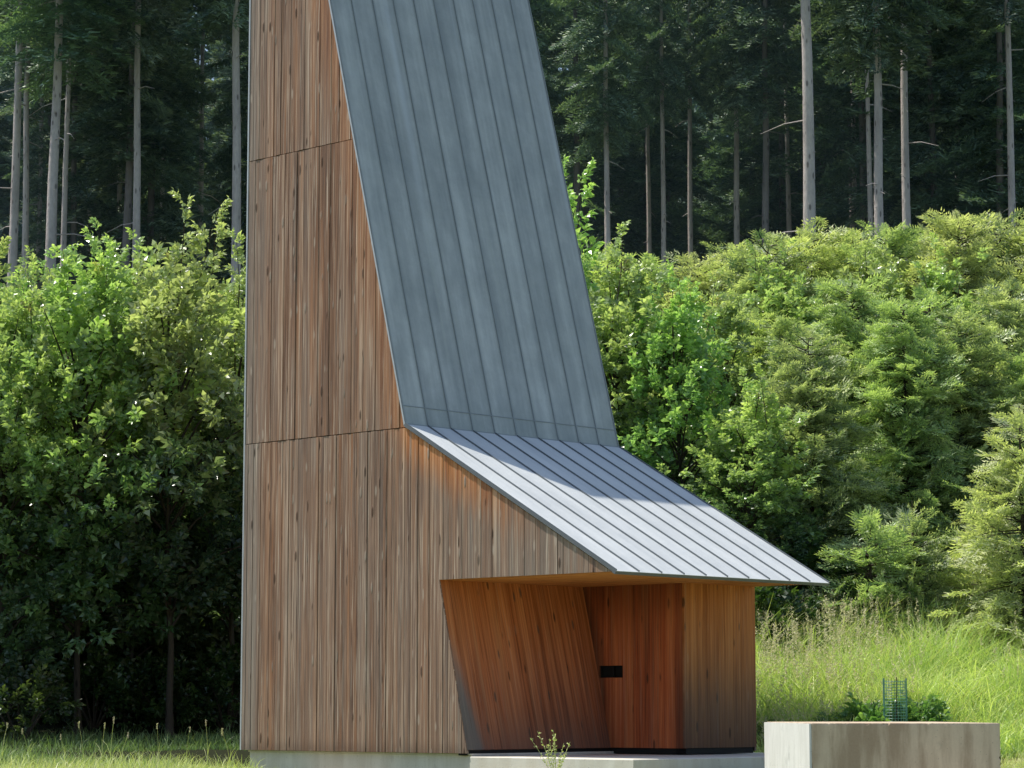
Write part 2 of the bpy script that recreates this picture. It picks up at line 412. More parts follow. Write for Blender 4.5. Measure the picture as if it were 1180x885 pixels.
# ------------------------------------------------------------------ wood boards
def clip(poly, ax, v, keep_ge):
    out = []
    n = len(poly)
    for i in range(n):
        a, b = poly[i], poly[(i + 1) % n]
        ia = (a[ax] >= v) if keep_ge else (a[ax] <= v); ib = (b[ax] >= v) if keep_ge else (b[ax] <= v)
        if ia: out.append(a)
        if ia != ib:
            t = (v - a[ax]) / (b[ax] - a[ax])
            out.append((a[0] + t * (b[0] - a[0]), a[1] + t * (b[1] - a[1])))
    return out
def area(p):
    return abs(sum(p[i][0] * p[(i + 1) % len(p)][1] - p[(i + 1) % len(p)][0] * p[i][1] for i in range(len(p)))) / 2

def strips(u0, u1, rng, wmin=.05, wmax=.12):
    e = [u0]
    while e[-1] < u1 - wmin * 1.2: e.append(min(u1, e[-1] + rng.uniform(wmin, wmax)))
    e[-1] = u1
    return e

def boards(mb, O, U, Ld, N, polys, edges, rng, off=.012, depth=.03, gap=.0015, seed0=0.):
    """polys: list of (band id, convex polygon in (u, l)); boards run along l"""
    O, U, Ld, N = (np.array(a, float) for a in (O, U, Ld, N))
    us = [p[0] for _, po in polys for p in po]
    hs = {}
    for i in range(len(edges) - 1):
        for bid, po in polys:
            p = clip(clip(po, 0, edges[i] + gap, True), 0, edges[i + 1] - gap, False)
            if len(p) < 3 or area(p) < 1e-4: continue
            if (i, bid) not in hs:
                hs[(i, bid)] = (rng.choice([0, .2, .35, .5, .6, 1.]) * off + rng.uniform(0, .0015), rng.random())
            h, sd = hs[(i, bid)]
            k = len(p)
            fr = [O + U * a + Ld * b + N * h for a, b in p]
            bk = [O + U * a + Ld * b - N * depth for a, b in p]
            gc = [(a, b, sd + seed0) for a, b in p]
            # face winding so that the normal is N
            nn = np.cross(fr[1] - fr[0], fr[2] - fr[0]) @ N
            idx = list(range(k)) if nn > 0 else list(range(k))[::-1]
            mb.add(np.array(fr), np.array(idx), gc)
            V = []; G = []; Fq = []
            for q in range(k):
                r2 = (q + 1) % k
                b = len(V)
                V += [fr[q], fr[r2], bk[r2], bk[q]]; G += [gc[q], gc[r2], gc[r2], gc[q]]
                Fq.append([b, b + 1, b + 2, b + 3] if nn < 0 else [b + 3, b + 2, b + 1, b])
            mb.add(np.array(V), np.array(Fq), G)

# ------------------------------------------------------------------ chapel
def chapel():
    rng = random.Random(5)
    root = thing('wooden_chapel', (BX, BY, 0), YAW,
                 'tall wedge-shaped chapel of weathered vertical boards with steep grey zinc roof and low canopy', 'chapel')
    pB, pC, pD, pE = (YB, 0), (YC, HC), (0, HC), (YE, HE)
    A, Tb, Tt = (L, 0), (L, ZT), (YT, ZT)
    yj = lambda z: YE + S * (z - HE)
    e = .006
    low = [(0, [(YB, 0), (L, 0), (L, HC), (YC, HC)]),
           (0, [(0.02, HC), (L, HC), (L, ZJ2 - e), (YE - .025, ZJ2 - e)])]
    up = [(1, [(yj(ZJ2), ZJ2 + e), (L, ZJ2 + e), (L, ZJ1 - e), (yj(ZJ1), ZJ1 - e)]),
          (2, [(yj(ZJ1), ZJ1 + e), (L, ZJ1 + e), (L, ZT), (YT, ZT)])]
    def wall(xp, sgn, seed):
        mb = MB()
        boards(mb, (xp, 0, 0), (0, 1, 0), (0, 0, 1), (sgn, 0, 0), low, strips(0, L, rng), rng, seed0=seed)
        boards(mb, (xp, 0, 0), (0, 1, 0), (0, 0, 1), (sgn, 0, 0), up, strips(YE, L, rng), rng, seed0=seed)
        o = mb.build('wall', M['wood_side'], root, attr='gc')
        # backing that darkens the joints
        k = MB(); x = xp - sgn * .028
        for _, p in low + up:
            k.add([(x, a, b) for a, b in p], np.arange(4))
        k.build('backing', M['core'], o)
        return o
    wall(0, -1, 0); wl = wall(W, 1, 3)
    # the right wall's lower part reaches forward to the front panel
    mb = MB()
    boards(mb, (W, 0, 0), (0, 1, 0), (0, 0, 1), (1, 0, 0), [(0, [(YK, 0), (YB, 0), (YC, HC), (YK, HC)])], strips(YK, YC, rng), rng, seed0=9)
    mb.build('wall_return', M['wood_side'], root, attr='gc')
    mb = MB()
    boards(mb, (0, L, 0), (1, 0, 0), (0, 0, 1), (0, 1, 0), [(0, [(0, 0), (W, 0), (W, ZT), (0, ZT)])], strips(0, W, rng), rng, seed0=5)
    mb.build('back_wall', M['wood_side'], root, attr='gc')
    # --- entrance: leaning panel, door wall, front panel, soffit
    tl = math.hypot(YC - YB, HC); td = (0, (YC - YB) / tl, HC / tl); tn = nrm(np.cross((1, 0, 0), td))
    mb = MB()
    boards(mb, (0, YB, 0), (1, 0, 0), td, tn, [(0, [(.012, .05), (XD, .05), (XD, tl), (.012, tl)])], strips(.012, XD, rng, .12, .22), rng, off=.004, gap=.001, seed0=1)
    mb.build('leaning_panel', M['wood_panel'], root, attr='gc')
    # door wall, plane x = XD facing -x, with a slot for the handle
    hz0, hz1 = 1.06, 1.235
    def slant(z): return YB + (YC - YB) * z / HC
    hy1 = slant(1.1) - .02; hy0 = hy1 - .46
    mb = MB()
    polys = [(0, [(YK, .05), (slant(.05) + .03, .05), (slant(hz0) + .03, hz0), (YK, hz0)]),
             (0, [(YK, hz1), (slant(hz1) + .03, hz1), (YC + .03, HC), (YK, HC)]),
             (0, [(YK, hz0), (hy0, hz0), (hy0, hz1), (YK, hz1)]),
             (0, [(hy1, hz0), (slant(hz0) + .03, hz0), (slant(hz1) + .03, hz1), (hy1, hz1)])]
    ed = sorted(set(strips(YK, YC + .03, rng, .12, .2)))
    boards(mb, (XD, 0, 0), (0, 1, 0), (0, 0, 1), (-1, 0, 0), polys, ed, rng, off=.003, gap=.001, seed0=2)
    door = mb.build('door', M['wood_door'], root, attr='gc')
    k = MB()
    x0, x1 = XD + .004, XD + .09
    k.add([(x1, hy0, hz0), (x1, hy1, hz0), (x1, hy1, hz1), (x1, hy0, hz1)], np.array([[0, 1, 2, 3]]))
    for a, b in (((hy0, hz0), (hy1, hz0)), ((hy1, hz0), (hy1, hz1)), ((hy1, hz1), (hy0, hz1)), ((hy0, hz1), (hy0, hz0))):
        k.add([(x0, *a), (x0, *b), (x1, *b), (x1, *a)], np.array([[0, 1, 2, 3]]))
    V, Fq = box_arr(x0 + .025, x0 + .045, hy0 + .20, hy0 + .235, hz0 + .001, hz1 - .001); k.add(V, Fq)
    k.build('handle', M['black'], door)
    mb = MB()
    boards(mb, (0, YK, 0), (1, 0, 0), (0, 0, 1), (0, -1, 0), [(0, [(XD - .028, .055), (W + .012, .055), (W + .012, HC), (XD - .028, HC)])], strips(XD - .028, W + .012, rng, .12, .2), rng, off=.004, gap=.001, seed0=4)
    mb.build('front_panel', M['wood_front'], root, attr='gc')
    k = MB()
    V, Fq = box_arr(.03, XD + .03, YB + .045, YB + .2, -.03, .07); k.add(V, Fq)
    V, Fq = box_arr(XD + .02, XD + .1, YK + .02, YB + .2, -.03, .049); k.add(V, Fq)
    V, Fq = box_arr(XD + .02, W - .05, YK + .015, YK + .2, -.03, .056); k.add(V, Fq)
    k.build('base_gap_strip', M['black'], root)  # near-black strips, the shade of the base gap put into their colour
    mb = MB()
    boards(mb, (0, 0, HC - .002), (1, 0, 0), (0, 1, 0), (0, 0, -1), [(0, [(.016, -.03), (W - .016, -.03), (W - .016, YC + .1), (.016, YC + .1)])], strips(.016, W - .016, rng, .12, .2), rng, off=.003, depth=.02, gap=.001, seed0=6)
    mb.build('soffit', M['wood_soffit'], root, attr='gc')
    # --- roofs
    def roof(name, p0, p1, mat, npan, xo, rib, nv, thick):
        """p0 = (y, z) lower edge, p1 = (y, z) upper edge"""
        p0 = np.array(p0, float); p1 = np.array(p1, float)
        d = nrm(p1 - p0); n = np.array([-d[1], d[0]]); ln = np.linalg.norm(p1 - p0)
        if n[1] < 0: n = -n
        mb = MB(); xs = np.linspace(-xo, W + xo, npan + 1)
        r = random.Random(3)
        for i in range(npan):
            nl = 14
            for j in range(nl):
                l0, l1 = ln * j / nl, ln * (j + 1) / nl
                V = []; T = []
                for l in (l0, l1):
                    for x in (xs[i], xs[i + 1]):
                        q = p0 + d * l + n * thick
                        V.append((x, q[0], q[1])); T.append((x, l, i + .5))
                mb.add(V, np.array([[0, 1, 3, 2]]), T)
        # underside, edges
        def P(x, l, h):
            q = p0 + d * l + n * h; return (x, q[0], q[1])
        a, b = -xo, W + xo
        V = [P(a, 0, 0), P(b, 0, 0), P(b, ln, 0), P(a, ln, 0), P(a, 0, thick), P(b, 0, thick), P(b, ln, thick), P(a, ln, thick)]
        mb.add(V, np.array([[0, 3, 2, 1], [0, 1, 5, 4], [1, 2, 6, 5], [2, 3, 7, 6], [3, 0, 4, 7]]), (0, 0, 0))
        o = mb.build(name, mat, root)
        sm = MB()
        for i in range(npan + 1):
            x = min(max(xs[i], a + .012), b - .012)
            lo = 0.004
            V, Fq = beam(P(x, lo, thick - .001), P(x, ln - .004, thick - .001), rib[0], rib[1], (0, n[0], n[1])); sm.add(V, Fq)
        return o, sm, P, ln, n
    TH = .035
    ov = .07
    dy = (HE - HC) / YE
    co, sm, P, ln, n = roof('canopy_roof', (-ov, HC - ov * dy + .012), (YE - .01, HE + .006), M['zinc_low'], 10, .035, (.012, .022), 0, TH)
    sm.build('standing_seam', M['seam'], co)
    k = MB()
    a, b = -.037, W + .037
    k.add([P(a, -.002, .002), P(a, ln, .002), P(a, ln, TH + .004), P(a, -.002, TH + .004)], np.array([[0, 1, 2, 3]]))
    k.add([P(b, -.002, -.012), P(b, ln, -.012), P(b, ln, TH + .004), P(b, -.002, TH + .004)], np.array([[0, 3, 2, 1]]))
    k.add([P(a, -.002, -.012), P(b, -.002, -.012), P(b, -.002, TH - .006), P(a, -.002, TH - .006)], np.array([[0, 1, 2, 3]]))
    V, Fq = beam(P(a, .03, -.014), P(b, .03, -.014), .06, .012, (0, n[0], n[1])); k.add(V, Fq)
    k.build('edge_flashing', M['edge'], co)
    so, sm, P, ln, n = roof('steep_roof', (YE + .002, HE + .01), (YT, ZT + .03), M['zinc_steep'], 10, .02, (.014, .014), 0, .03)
    xx = np.linspace(-.02, W + .02, 11)
    V, Fq = beam(P(-.02, .30, .030), P(W + .02, .30, .030), .012, .008, (0, n[0], n[1])); sm.add(V, Fq)
    V, Fq = beam(P(-.02, .012, .030), P(W + .02, .012, .030), .03, .012, (0, n[0], n[1])); sm.add(V, Fq)
    sm.build('standing_seam', M['seam_steep'], so)
    k = MB()
    for x, sg in ((-.022, -1), (W + .022, 1)):
        V, Fq = beam(P(x, 0, .006), P(x, ln, .006), .006, .027, (0, n[0], n[1])); k.add(V, Fq)
    k.build('verge_trim', M['trim'], so)
    k = MB(); V, Fq = box_arr(-.03, W + .03, YT - .04, L + .03, ZT + .004, ZT + .05); k.add(V, Fq, (0, 0, 0))
    k.build('top_cap', M['zinc_steep'], root)
    # pale strip on the rear corner, sunlit board edge put into its colour
    k = MB(); V, Fq = box_arr(-.014, .03, L + .001, L + .03, .0, ZT); k.add(V, Fq, (L, 1, .5))
    k.build('lit_edge_strip', M['trim'], root)
    # plinth and forecourt slab
    k = MB(); V, Fq = box_arr(.075, W - .075, YB - .02, L - .10, -.75, -.028); k.add(V, Fq)
    V, Fq = box_arr(.055, W - .055, YB - .021, L - .085, -.026, -.004); k.add(V, Fq)
    k.build('plinth', M['conc_plinth'], root)
    return root
chapel()

# forecourt slab (own thing) and concrete block
def bev_box(mb, x0, x1, y0, y1, z0, z1, b=.012):
    V = []
    for z, i in ((z0, 0), (z1 - b, 0), (z1, b)):
        V += [(x0 + i, y0 + i, z), (x1 - i, y0 + i, z), (x1 - i, y1 - i, z), (x0 + i, y1 - i, z)]
    F_ = []
    for k in (0, 4):
        for j in range(4): F_.append([k + j, k + (j + 1) % 4, k + 4 + (j + 1) % 4, k + 4 + j])
    F_.append([8, 9, 10, 11])
    mb.add(V, np.array(F_))
root = thing('forecourt_slab', (BX, BY, 0), YAW, 'low pale concrete entrance slab in front of the chapel door, under the canopy', 'slab')
k = MB(); bev_box(k, .02, W + 1.2, -.32, YB - .03, -.8, -.042, .01); k.build('slab_body', M['conc_slab'], root)
brz = R(3.2)
bxw, byw = px(930, 30.), 30.
blk = thing('concrete_block', (bxw, byw, ground(bxw, byw) - .1), brz, 'big rectangular concrete block with brown stained front and bright sunlit left end, right of the chapel', 'concrete block')
bz = pz(834.6, 30.) - blk.location.z
def rough_box(mb, x0, x1, y0, y1, z0, z1, amp):
    r = np.random.default_rng(4)
    def grid(o, a, b, na, nb):
        u, v = np.meshgrid(np.linspace(0, 1, na + 1), np.linspace(0, 1, nb + 1))
        P = np.array(o) + u[..., None] * np.array(a) + v[..., None] * np.array(b)
        q = P.reshape(-1, 3)
        ed = np.minimum.reduce([np.abs(q[:, 0] - x0) + (np.abs(q[:, 2] - z1) > 1e-6) * 9, np.abs(q[:, 0] - x1) + (np.abs(q[:, 2] - z1) > 1e-6) * 9])
        h = (r.uniform(0, 1, len(q)) ** 4) * (.25 + .75 * (np.sin(q[:, 0] * 5.3 + q[:, 1] * 3.1 + q[:, 2] * 7.7 + 2 * np.sin(q[:, 0] * 2.1)) > .75))
        onx = (np.abs(q[:, 0] - x0) < 1e-6) | (np.abs(q[:, 0] - x1) < 1e-6); ony = (np.abs(q[:, 1] - y0) < 1e-6) | (np.abs(q[:, 1] - y1) < 1e-6); onz = np.abs(q[:, 2] - z1) < 1e-6
        edge = (onx.astype(int) + ony + onz) >= 2
        cen = np.array([(x0 + x1) / 2, (y0 + y1) / 2, z1 - 1.])
        dd = np.stack([np.sign(cen[0] - q[:, 0]) * onx, np.sign(cen[1] - q[:, 1]) * ony, -1. * onz], 1)
        q = q + dd * (edge * (.003 + amp * h))[:, None]
        i = (np.arange(nb)[:, None] * (na + 1) + np.arange(na)[None]).ravel()
        mb.add(q, np.stack([i, i + 1, i + na + 2, i + na + 1], -1))
    dx, dy_, dz = x1 - x0, y1 - y0, z1 - z0
    grid((x0, y0, z0), (dx, 0, 0), (0, 0, dz), 110, 40); grid((x1, y0, z0), (0, dy_, 0), (0, 0, dz), 120, 40)
    grid((x1, y1, z0), (-dx, 0, 0), (0, 0, dz), 110, 40); grid((x0, y0, z1), (dx, 0, 0), (0, dy_, 0), 110, 120)
    grid((x0, y1, z0), (0, -dy_, 0), (0, 0, dz), 120, 40)
k = MB(); rough_box(k, .02, 2.205, 0, 3.4, 0, bz, .016); k.build('block_body', M['conc_block'], blk)
k = MB(); V, Fq = box_arr(-.004, .0205, .006, 3.394, .01, bz - .006); k.add(V, Fq); k.build('end_face', M['conc_side'], blk)

# ------------------------------------------------------------------ ground, path
xs = np.unique(np.concatenate([np.linspace(-260, -30, 14), np.linspace(-30, 30, 121), np.linspace(30, 260, 14)]))
ys = np.unique(np.concatenate([np.linspace(-60, 28, 23), np.linspace(28, 75, 120), np.linspace(75, 130, 30), np.linspace(130, 420, 20)]))
gx, gy = np.meshgrid(xs, ys); gz = ground(gx, gy)
nx, ny = len(xs), len(ys)
i = (np.arange(ny - 1)[:, None] * nx + np.arange(nx - 1)[None]).ravel()
k = MB(); k.add(np.stack([gx, gy, gz], -1).reshape(-1, 3), np.stack([i, i + 1, i + nx + 1, i + nx], -1), smooth=True)
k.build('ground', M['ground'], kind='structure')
k = MB()
pp = [(4.5, 31.2), (6.9, 35.7), (9.5, 37.1), (16, 38.4), (16, 37.2), (9.8, 36.1), (7.6, 34.9), (5.6, 31)]
tv = []; tf = []
for a in range(12):
    for b in range(3):
        t = a / 11
        # centre line of the path
        c = np.array([np.interp(t, [0, .35, .6, 1], [4.6, 7.2, 9.4, 20]), np.interp(t, [0, .35, .6, 1], [29, 35.2, 36.6, 38.2])])
        c2 = c + np.array([-.6, .8]) * (b - 1) * .55
        tv.append((c2[0], c2[1], float(ground(*c2)) + .012))
for a in range(11):
    for b in range(2): tf.append([a * 3 + b, a * 3 + b + 1, a * 3 + b + 4, a * 3 + b + 3])
k.add(tv, np.array(tf)); k.build('path', M['path'], kind='structure')

# ------------------------------------------------------------------ vegetation templates
NR = np.random.default_rng(11)
def frame(d, up=(0, 0, 1), roll=0.):
    d = nrm(d); up = np.array(up, float)
    if abs(d @ up) > .97: up = np.array([1., 0, 0])
    y = nrm(np.cross(up, d)); z = np.cross(d, y)
    if roll: y, z = y * math.cos(roll) + z * math.sin(roll), z * math.cos(roll) - y * math.sin(roll)
    return np.stack([d, y, z])           # rows: local axes in world

def leaves(P, D, Nm, Ln, Wd, bend=.25):
    """folded leaves; P base, D direction, Nm normal -> V (n*5,3), tri faces"""
    n = len(P); D = nrm(D); Sd = nrm(np.cross(Nm, D)); Nm = np.cross(D, Sd)
    Ln = Ln[:, None]; Wd = Wd[:, None]
    mid = P + D * Ln * .5 + Nm * Ln * .06
    tip = P + D * Ln * (1 - bend * .3) - Nm * Ln * bend
    lft = P + D * Ln * .58 + Sd * Wd * .5 + Nm * Wd * .14
    rgt = P + D * Ln * .58 - Sd * Wd * .5 + Nm * Wd * .14
    V = np.stack([P, lft, rgt, tip, mid], 1).reshape(-1, 3)
    b = np.arange(n)[:, None] * 5
    F_ = np.concatenate([b + np.array([[0, 2, 4]]), b + np.array([[2, 3, 4]]), b + np.array([[4, 3, 1]]), b + np.array([[0, 4, 1]])])
    return V, F_

def shoot_template(rng, n_leaf, ln, spread, size):
    """a leafy shoot along +X"""
    t = np.sort(rng.uniform(.1, 1, n_leaf)) ** .7
    P = np.stack([t * ln, rng.normal(0, .015, n_leaf), rng.normal(0, .015, n_leaf) - .05 * t * t], 1)
    an = np.arange(n_leaf) * 2.4 + rng.uniform(0, 6)
    out = np.stack([np.full(n_leaf, .45) + .5 * (t > .85), np.cos(an) * 1.0, np.sin(an) * .55 - .10], 1)
    out += rng.normal(0, .22, out.shape)
    Nm = np.stack([rng.normal(0, .42, n_leaf), rng.normal(0, .42, n_leaf), np.ones(n_leaf)], 1)
    Ln = size * rng.uniform(.65, 1.25, n_leaf); Wd = Ln * rng.uniform(.38, .52, n_leaf)
    V, F_ = leaves(P, out, Nm, Ln, Wd)
    tint = np.stack([rng.uniform(0, 1, n_leaf), np.clip((t - .72) * 1.6 * rng.uniform(0, 1, n_leaf), 0, 1), np.zeros(n_leaf)], 1)
    return V, F_, np.repeat(tint, 5, 0)

def place(mb, tpl, pos, M3, sc, t_add=None, t_mul=None):
    V, F_, T = tpl
    T2 = T.copy()
    if t_add is not None: T2 = np.clip(T2 + t_add, 0, 1)
    mb.add(V * sc @ M3 + pos, F_, T2)

OAK_T = [shoot_template(NR, 21, .50, 1, .205) for _ in range(8)]

def trunk_mb(H, r0, r1, wob, n=9, z0=-.5, seg=9, lean=(0, 0)):
    z = np.linspace(z0, H, seg); t = (z - z0) / (H - z0)
    w = np.cumsum(NR.normal(0, wob, (seg, 2)), 0) * (t[:, None] > .05)
    P = np.stack([w[:, 0] + lean[0] * t, w[:, 1] + lean[1] * t, z], 1)
    rad = r0 + (r1 - r0) * t ** .8; rad[0] *= 1.35
    return P, rad

def broadleaf(H, cz, rad, n_limb, n_shoot, mat='oak', sprigs=4, sz=1., warm=0.):
    """returns (trunk MB, crown MB); crown from cz to H, radius rad"""
    tb, cb = MB(), MB()
    P, rr = trunk_mb(H * .9, .0065 * H + .02, .010, .04)
    V, F_ = tube(P, rr, 8); tb.add(V, F_, smooth=True)
    for i in range(n_limb):
        t = (i + NR.uniform(0, 1)) / n_limb
        z = cz + (H * .93 - cz) * t
        prof = math.sin(math.pi * min(1, .16 + .80 * t) ** .85) ** .7
        az = i * 2.4 + NR.uniform(-.5, .5)
        ro = rad * prof * NR.uniform(.45, 1.1)
        base = np.array([np.interp(z * .82, P[:, 2], P[:, 0]), np.interp(z * .82, P[:, 2], P[:, 1]), z * .82 - .1])
        end = np.array([math.cos(az) * ro + base[0], math.sin(az) * ro + base[1], z + NR.uniform(-.2, .3)])
        mid = (base + end) / 2 + np.array([0, 0, .12 * ro])
        V, F_ = tube([base, mid, end], [.03, .02, .008], 5); tb.add(V, F_, smooth=True)
        dens = n_shoot
        for j in range(dens):
            q = NR.uniform(0, 1) ** .6
            p = base + (end - base) * (.35 + .65 * q) + NR.normal(0, [.30 * rad / 1.6, .30 * rad / 1.6, .24])
            d = nrm(end - base) * .8 + np.array([0, 0, NR.uniform(.0, .8)]) + NR.normal(0, .45, 3)
            hi = np.clip((p[2] - cz) / (H - cz), 0, 1)
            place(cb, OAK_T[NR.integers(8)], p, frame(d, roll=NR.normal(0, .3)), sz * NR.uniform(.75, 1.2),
                  (NR.normal(0, .15) - .65 * (1 - sstep(.05, .45, hi)), (max(0, NR.normal(-.02, .18)) + .30 * hi ** 2 + warm * NR.uniform(0, 1)) * sstep(.1, .55, hi) - .6 * (1 - sstep(.1, .5, hi)), 0))  # lower leaves darker, upper ones yellower: crown shade and sun painted into tint
    for i in range(sprigs):      # upright leading shoots
        az = NR.uniform(0, 6.28); r = rad * NR.uniform(.0, .55)
        b = np.array([math.cos(az) * r, math.sin(az) * r, H * .88]); h = NR.uniform(.4, 1.6)
        e_ = b + np.array([NR.normal(0, .15), NR.normal(0, .15), h + .3])
        V, F_ = tube([b, (b + e_) / 2 + NR.normal(0, .03, 3), e_], [.014, .010, .005], 5); tb.add(V, F_)
        for j in range(6):
            q = j / 5
            p = b + (e_ - b) * (.35 + .65 * q)
            d = np.array([NR.normal(0, .6), NR.normal(0, .6), .8])
            place(cb, OAK_T[NR.integers(8)], p, frame(d), sz * (.95 - .35 * q), (0, .25 + .25 * q, .35 if NR.uniform() < .06 else 0))
    return tb, cb

def branch_template(rng, ln, nl, nw, droop, twigdroop=.15, dens=.05, young=.5):
    """flat feathered conifer branch along +X made of needle tufts"""
    P = []; D = []; T = []
    axis = lambda s: np.array([s * ln, 0, -droop * ln * s * s + .25 * droop * ln * max(0, s - .75) * 2])
    s = .10
    while s < 1:
        for side in (-1, 1):
            lt = (.44 * ln * (1 - s) ** .8 + .05) * rng.uniform(.65, 1.15) * min(1, .35 + s * 2)
            a = axis(s); dirv = nrm(np.array([.75, side * 1.0, rng.normal(0, .12)]))
            k = max(2, int(lt / dens))
            for q in range(k):
                w = (q + .5) / k
                p = a + dirv * lt * w + np.array([0, 0, -twigdroop * lt * w * w])
                for sg in (-1, 1):
                    perp = np.array([dirv[1], -dirv[0], 0]) * sg
                    P.append(p); D.append(dirv * .75 + perp * .8 + np.array([0, 0, rng.normal(.05, .35)]))
                    T.append((rng.uniform(0, 1), np.clip((w - .55) * 2 * young * rng.uniform(.3, 1), 0, 1), 0))
            P.append(a + dirv * lt); D.append(dirv); T.append((.8, young * .9, 0))
        s += .055 / max(ln, .6) * rng.uniform(.9, 1.5)
    P = np.array(P); D = nrm(np.array(D)); T = np.array(T); n = len(P)
    Ln = nl * rng.uniform(.7, 1.3, n)[:, None]; Sd = nrm(np.cross(D, rng.normal(0, .4, (n, 3)) + np.array([0, 0, 1.])))
    V = np.stack([P - Sd * nw * .5, P + Sd * nw * .5, P + D * Ln + Sd * nw * .15, P + D * Ln - Sd * nw * .15], 1).reshape(-1, 3)
    F_ = np.arange(n)[:, None] * 4 + np.array([[0, 1, 2, 3]])
    return V, F_, np.repeat(T, 4, 0)

FIR_T = {round(l, 1): [branch_template(NR, l, .085, .030, .25, twigdroop=.35, dens=.085) for _ in range(3)] for l in (.5, .9, 1.3, 1.8)}
def fir(H, rad, cz, step, mat, droop=.0, up=.25, leader=.6, bare=.2, fill=1., tp=FIR_T):
    tb, cb = MB(), MB()
    P, rr = trunk_mb(H, .011 * H + .02, .008, .012)
    V, F_ = tube(P, rr, 8); tb.add(V, F_, smooth=True)
    z = cz; keys = sorted(tp)
    while z < H - leader * .5:
        t = (z - cz) / (H - cz)
        r = rad * (1 - t) ** .6 * (.6 + .4 * min(1, (t + .12) * 4)) + .12
        nb = int(NR.integers(4, 7) * fill)
        az0 = NR.uniform(0, 6.28)
        for k in range(max(3, nb)):
            az = az0 + k * 2 * math.pi / max(3, nb) + NR.uniform(-.35, .35)
            rl = r * NR.uniform(.5, 1.25)
            kk = min(keys, key=lambda a: abs(a - rl)); tpl = tp[kk][NR.integers(3)]
            el = up * (.2 + t) - droop + NR.normal(0, .24)
            d = np.array([math.cos(az), math.sin(az), el])
            c = np.array([np.interp(z, P[:, 2], P[:, 0]), np.interp(z, P[:, 2], P[:, 1]), z + NR.uniform(-.2, .2)])
            dn = nrm(d); ns = max(1, int(round(rl / .38)))
            for q in range(ns):
                f0 = (q + .2) / (ns + .4)
                p = c + dn * rl * f0 - np.array([0, 0, .14 * rl * f0 * f0])
                yawj = (1 if q % 2 else -1) * NR.uniform(.15, .75) if q < ns - 1 else NR.normal(0, .2)
                dd = np.array([dn[0] * math.cos(yawj) - dn[1] * math.sin(yawj), dn[0] * math.sin(yawj) + dn[1] * math.cos(yawj), dn[2] + NR.normal(.05, .3) - .15 * f0])
                ln = min(.8, rl * (1 - f0) + .18) * NR.uniform(.75, 1.2); kq = .5 if ln < .68 else .9
                place(cb, tp[kq][NR.integers(3)], p, frame(dd, roll=NR.normal(0, .5)), ln / kq, (NR.normal(0, .2) + .5 * (f0 - .6), NR.normal(0, .1) + .22 * t + .2 * (f0 - .6), 0))
            V, F_ = tube([c, c + nrm(d) * rl * .5 + np.array([0, 0, -.03 * rl]), c + nrm(d) * rl * .9 - np.array([0, 0, .13 * rl])], [.016, .010, .004], 4); tb.add(V, F_)
        z += step * NR.uniform(.7, 1.3)
    tpl = tp[keys[0]][0]
    for q in range(5):
        place(cb, tpl, np.array([P[-1, 0], P[-1, 1], H - leader * (.75 - .12 * q)]), frame((NR.normal(0, .3), NR.normal(0, .3), 1)), .35 + .25 * leader, (.2, .3, 0))
    return tb, cb

def make(name, mbs, mats, parts, loc, rz, label, cat, group=None, sc=(1, 1, 1)):
    r = thing(name, loc, rz, label, cat, group); r.scale = sc
    for mb, m, p in zip(mbs, mats, parts): mb.build(p, M[m], r)
    return r

# ------------------------------------------------------------------ young broadleaf trees
oakA = broadleaf(9.0, 1.9, 1.75, 62, 9)
oakB = broadleaf(8.6, 2.2, 1.65, 58, 9, warm=.15)
oakC = broadleaf(9.4, 1.6, 1.8, 64, 9)
oak_src = {}
def put_oak(var, x, Y, top_y, label, group=None, w=1.):
    X = px(x, Y); g = float(ground(X, Y))
    H0 = {'A': 9.0, 'B': 8.6, 'C': 9.4}[var]
    s = (pz(top_y, Y) - g) / H0
    rz = NR.uniform(0, 6.28)
    sx = w * min(1.15, max(.75, s))
    if var not in oak_src:
        oak_src[var] = make('broadleaf_tree', {'A': oakA, 'B': oakB, 'C': oakC}[var], ('bark_young', 'oak'), ('trunk', 'crown'), (X, Y, g), rz, label, 'tree', group, (sx, sx, s))
    else:
        copy_tree(oak_src[var], (X, Y, g), rz, (sx, sx, s), label, group)
GL = 'leafy young trees left of the chapel'
put_oak('A', 96, 46.5, 296, 'leafy tree with a tall reddish leading shoot, in front row left of the chapel', GL)
put_oak('B', 200, 46.8, 285, 'leafy tree with the tallest yellow-green shoots, nearest to the chapel on its left', GL)
put_oak('C', 8, 46.2, 345, 'leafy tree cut by the left edge of the photo, below the thick grey trunk', GL)
put_oak('B', 268, 48.6, 325, 'leafy tree half hidden behind the rear edge of the board wall', GL)
put_oak('C', 150, 48.8, 312, 'leafy tree of the second row, between the two tallest shoots on the left', GL)
put_oak('A', 50, 49.3, 330, 'leafy tree of the second row, below the pair of grey trunks', GL)
for q, (x, Y, ty, nm) in enumerate(((20, 52., 330, 'behind the one cut by the left edge'), (115, 52.5, 330, 'behind the tall reddish shoot'), (190, 53., 330, 'behind the tallest yellow-green shoots'), (255, 52.2, 335, 'beside the rear edge of the board wall'), (-60, 52.6, 330, 'outside the left edge'))):
    put_oak('ABC'[q % 3], x, Y, ty, 'shaded leafy tree of the third row, ' + nm, GL, 1.15)
put_oak('A', -85, 46.4, 320, 'leafy tree standing just outside the left edge of the photo', GL)
put_oak('B', -190, 47.5, 310, 'leafy tree furthest to the left, outside the photo', GL)
GR = 'leafy trees between chapel and conifers'
put_oak('B', 640, 50.5, 235, 'tall leafy tree peeping out behind the steep zinc roof edge', GR)
put_oak('C', 715, 48.8, 300, 'leafy tree against the right edge of the steep zinc roof', GR, 1.05)
put_oak('A', 790, 48.2, 335, 'bright leafy tree above the middle of the canopy roof', GR)
